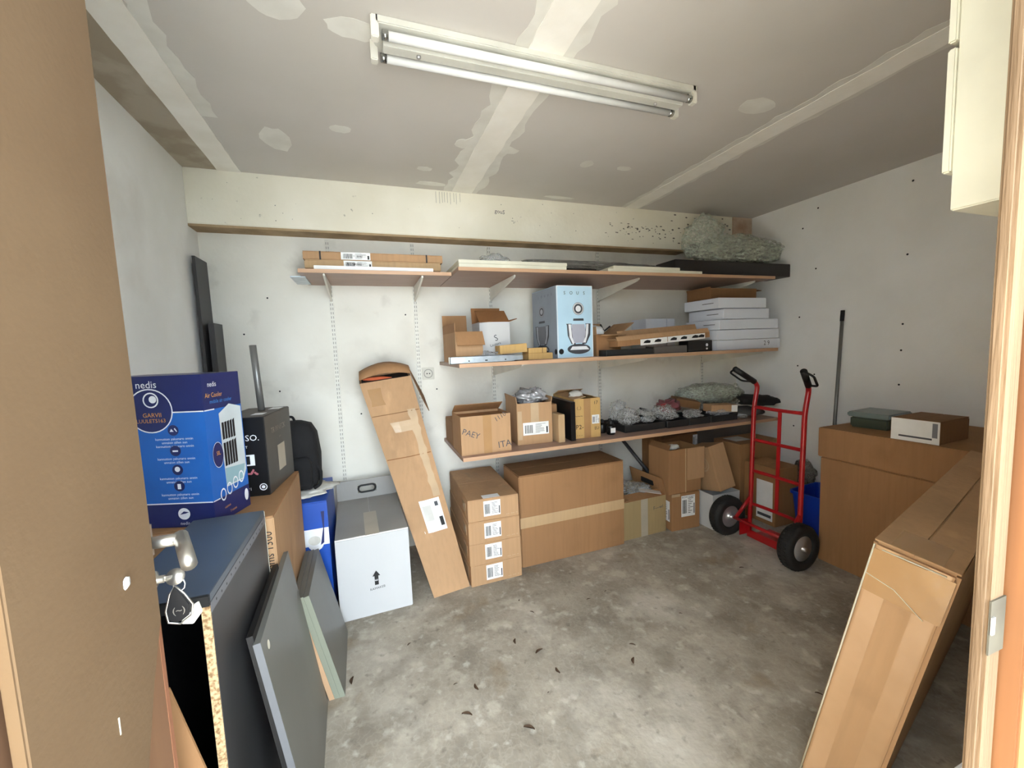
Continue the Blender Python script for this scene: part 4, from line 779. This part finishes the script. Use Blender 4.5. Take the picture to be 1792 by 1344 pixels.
# white carton
p = carton('white_carton', 'large white carton with a grey lid, handle flap and printed arrow', -.195, 2.0, 0, 2, .335, .55, .405, m_cw, lid=m_cg, seam='y', bev=.003)
F = face('F', 1, 1, 1)
a = poly(MB(), F, [(.163, .15), (.181, .15), (.181, .195), (.190, .195), (.172, .222), (.154, .195), (.163, .195)]); txt(a, F, 'RAMAKEB', .175, .133, .016, 4); a.build('arrow_print', m_black, p)
txt(MB(), F, 'E', .172, .175, .02, 90, n=.003).build('arrow_lettering', m_wprint, p)
MB().box((.135, .0, .405), (.2, .3, .4056)).build('tape', m_tapeg, p); MB().box((0, .0, .4005), (.335, .006, .4055)).build('torn_edge', m_white, p)
bf = MB()
for a_, b_ in (((0, .544, .402), (.335, .549, .440)), ((0, .544, .485), (.335, .549, .52)), ((0, .544, .44), (.115, .549, .485)), ((.22, .544, .44), (.335, .549, .485))): bf.box(a_, b_)
bf.build('handle_flap', m_cg, p)
hp = [(.125 + (.018 if k in (0, 3) else 0), 0) for k in range(1)]
pts = []
for k in range(20):
    a = 2 * math.pi * k / 20; cx = .140 if math.cos(a) < 0 else .195; pts.append((cx + .021 * math.cos(a), .543, .4625 + .021 * math.sin(a)))
MB().tube(pts, .0055, 8, closed=True).build('handle_rim', m_grip, p)
# tall torn leaning carton
c = [Vector(q) for q in ((.248, 2.025, 0), (.444, 2.055, 0), (.236, 2.43, 1.13), (-.045, 2.43, 1.10))]
p = empty('torn_tall_carton', (.35, 2.08, 0), (0, 0, 0), 'tall torn brown carton leaning on the wall beside the white carton', 'box')
og = Vector((.35, 2.08, 0)); nb = Vector((.0, .115, .035))
def bil(u, v, n=0): 
    q = (c[0] * (1 - u) + c[1] * u) * (1 - v) + (c[3] * (1 - u) + c[2] * u) * v
    return q + nb * n - og
vs = []; NV = 10
for i in range(NV + 1):
    v = i / NV; k = math.sin(v * math.pi)
    vs += [bil(0, v), bil(.5, v) + Vector((0, -.012 * k, 0)), bil(1, v), bil(1, v, .8), bil(0, v, .8)]
fs = [(0, 1, 2, 3, 4)[::-1]]
for i in range(NV):
    for k in range(5):
        if i >= NV - 1 and k in (0, 1) : pass
        j = (k + 1) % 5; fs.append((i * 5 + k, i * 5 + j, (i + 1) * 5 + j, (i + 1) * 5 + k))
cb_ = MB().add(vs, fs); cb_.build('carton_body', m_c1, p, bevel=0)
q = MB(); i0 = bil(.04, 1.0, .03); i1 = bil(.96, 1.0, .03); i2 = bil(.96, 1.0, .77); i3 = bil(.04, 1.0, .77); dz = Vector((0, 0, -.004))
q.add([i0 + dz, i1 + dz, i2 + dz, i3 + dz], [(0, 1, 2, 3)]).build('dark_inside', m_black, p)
MB().crumple((0, 0, 0), (.09, .012, .012), 97, .2, 2, 3).build('orange_lining', M('orange_lining', (196, 92, 52)), p, label='orange lining in the torn opening').location = bil(.36, 1.0, .3) + Vector((0, 0, .0))
# bulging hood flap over the top
hv = []; hn = 9
for k in range(hn):
    t_ = k / (hn - 1); x_ = t_
    arch = .055 * math.sin(math.pi * (.12 + .8 * t_))
    b0 = bil(x_, 1.0, .85); hv += [b0 + Vector((0, 0, 0)), b0 + Vector((0, -.01, arch + .015)), bil(x_, 1.0, .25) + Vector((0, 0, arch + .025)), bil(x_, 1.0, -.08) + Vector((-.0, -.005, arch * .55 + .012))]
hf = []
for k in range(hn - 1):
    for j in range(3): hf.append((k * 4 + j, k * 4 + j + 1, (k + 1) * 4 + j + 1, (k + 1) * 4 + j))
hood = MB().add(hv, hf, None, True).build('hood_flap', m_c2, p)
sm_ = hood.modifiers.new('s', 'SOLIDIFY'); sm_.thickness = .004
rf = MB().add([bil(1.0, 1.02, .1), bil(1.0, 1.02, .85), bil(1.16, .86, .75), bil(1.18, .80, .3), bil(1.12, .86, .0)], [(0, 1, 2, 3, 4)]).build('side_flap', m_c5, p); sm_ = rf.modifiers.new('s', 'SOLIDIFY'); sm_.thickness = .004
def onf(u0, v0, u1, v1, name, mat, off=-.006, jag=0, seed=1):
    r = random.Random(seed); m_ = max(2, round((v1 - v0) * 40)); P_ = []
    for i in range(m_ + 1):
        v = v0 + (v1 - v0) * i / m_
        ua, ub = u0 + r.uniform(-jag, jag), u1 + r.uniform(-jag, jag); um = .5 if ua < .5 < ub else (ua + ub) / 2
        for u in (ua, um, ub):
            kv = int(v * 10) / 10; kf_ = v * 10 - int(v * 10); kk = (math.sin(kv * math.pi) * (1 - kf_) + math.sin((kv + .1) * math.pi) * kf_) * (1 - abs(2 * u - 1)) * -.012
            P_.append(bil(u, v) + Vector((0, kk + off * .3, off * .1)))
    return MB().add(P_, [(3 * i + q_, 3 * i + q_ + 1, 3 * i + q_ + 4, 3 * i + q_ + 3) for i in range(m_) for q_ in (0, 1)]).build(name, mat, p)
onf(.74, .42, .90, .84, 'tape', m_tapel, jag=.02, seed=5); onf(.35, .74, .85, .79, 'tape', m_tapel, jag=.03, seed=6); onf(.1, .88, .35, .965, 'tape', m_tape, jag=.02); onf(.02, .62, .98, .624, 'fold_line', m_ci, jag=.01)
onf(.02, .83, .98, .834, 'fold_line', m_c5); onf(.3, .27, .31, .28, 'label_tick', m_white)
lb_ = onf(.38, .27, .86, .415, 'shipping_label', m_white, -.010); onf(.74, .29, .83, .33, 'barcode_print', m_black, -.014); onf(.72, .38, .80, .40, 'barcode_print', m_dgrey, -.014); onf(.42, .32, .62, .39, 'label_print', M('faint_print', (206, 204, 198)), -.013)
for o in bpy.data.objects:
    if o.name.split('.')[0] in ('white_icons', 'navy_print', 'white_print', 'orange_print', 'marker_writing', 'printed_drawings', 'pictograms', 'barcode_print', 'mould_specks', 'pencil_marks', 'nail_marks', 'drill_holes', 'capsule_print', 'cooler_grille') and o.parent: o['kind'] = 'stuff'
# ------------------------------------------------------------------ leaves and litter on the floor
LV = [(-.133, 1.616, 1.2, 80), (.527, 1.571, 1, 70), (.599, 1.477, 1.2, 20), (.626, 1.358, 1, 95), (.309, 1.403, 1, 100), (.248, 1.302, 1.2, -30), (.43, 1.174, 1.2, -35), (.977, 1.362, .8, -40), (.928, 1.287, 1.1, 50), (.668, 1.723, .7, -50),
      (.967, 1.706, .6, 0), (.645, 1.833, .5, 60), (1.082, 1.73, .5, 15), (1.887, 1.62, .8, -20), (1.435, .912, .7, -50), (.238, 1.447, .5, 10), (1.304, 1.444, .5, -30), (.262, 1.586, .3, 0), (.094, 1.733, .6, 40), (1.1, 1.22, .25, 0), (.55, 1.28, .3, 30)]
LL = ['curled one closest to the small leaning boards', 'curled one in mid floor before the four stacked cartons', 'broad dark one behind the slim upright leaf', 'slim upright one just before the broad dark leaf',
      'kinked one between the leaning boards and mid floor', 'long brown curl closest to the grey laminate board', 'long brown curl lowest in the picture', 'thin curved one just behind a broad leaf', 'broad one in front of the thin curved leaf',
      'crumbled one before the four stacked cartons', 'small cross-shaped one before the large taped carton', 'tiny one closest to the four stacked cartons', 'tiny one by the large taped carton', 'slim one near the hand truck tyre',
      'small one beside the leaning long carton', 'tiny scrap beside the kinked leaf', 'faint tiny scrap towards the hand truck', 'speck between the torn tall carton and mid floor', 'brown scrap before the white carton', 'speck in the open floor before the large lidded carton', 'speck near the lowest long brown curl']
base = None
for i, (x, y, s, a) in enumerate(LV):
    if base is None:
        v = []; n = 6
        for k in range(n + 1):
            t_ = k / n; ww = .0055 * math.sin(math.pi * (.12 + .8 * t_)); bend = .004 * math.sin(math.pi * t_)
            v += [((t_ - .5) * .032, bend - ww, .0045), ((t_ - .5) * .032, bend, .0012), ((t_ - .5) * .032, bend + ww, .004)]
        f = []
        for k in range(n): f += [(k * 3, k * 3 + 3, k * 3 + 4, k * 3 + 1), (k * 3 + 1, k * 3 + 4, k * 3 + 5, k * 3 + 2)]
        base = MB().add(v, f).build('dead_leaf', m_deadleaf); o = base
    else: o = link(base.copy())
    tag(o, 'dead leaf on the concrete floor, ' + LL[i], 'leaf', 'dead leaves on the floor'); o.location = (x, y, .0005); o.scale = (s, s, s); o.rotation_euler.z = R(a)
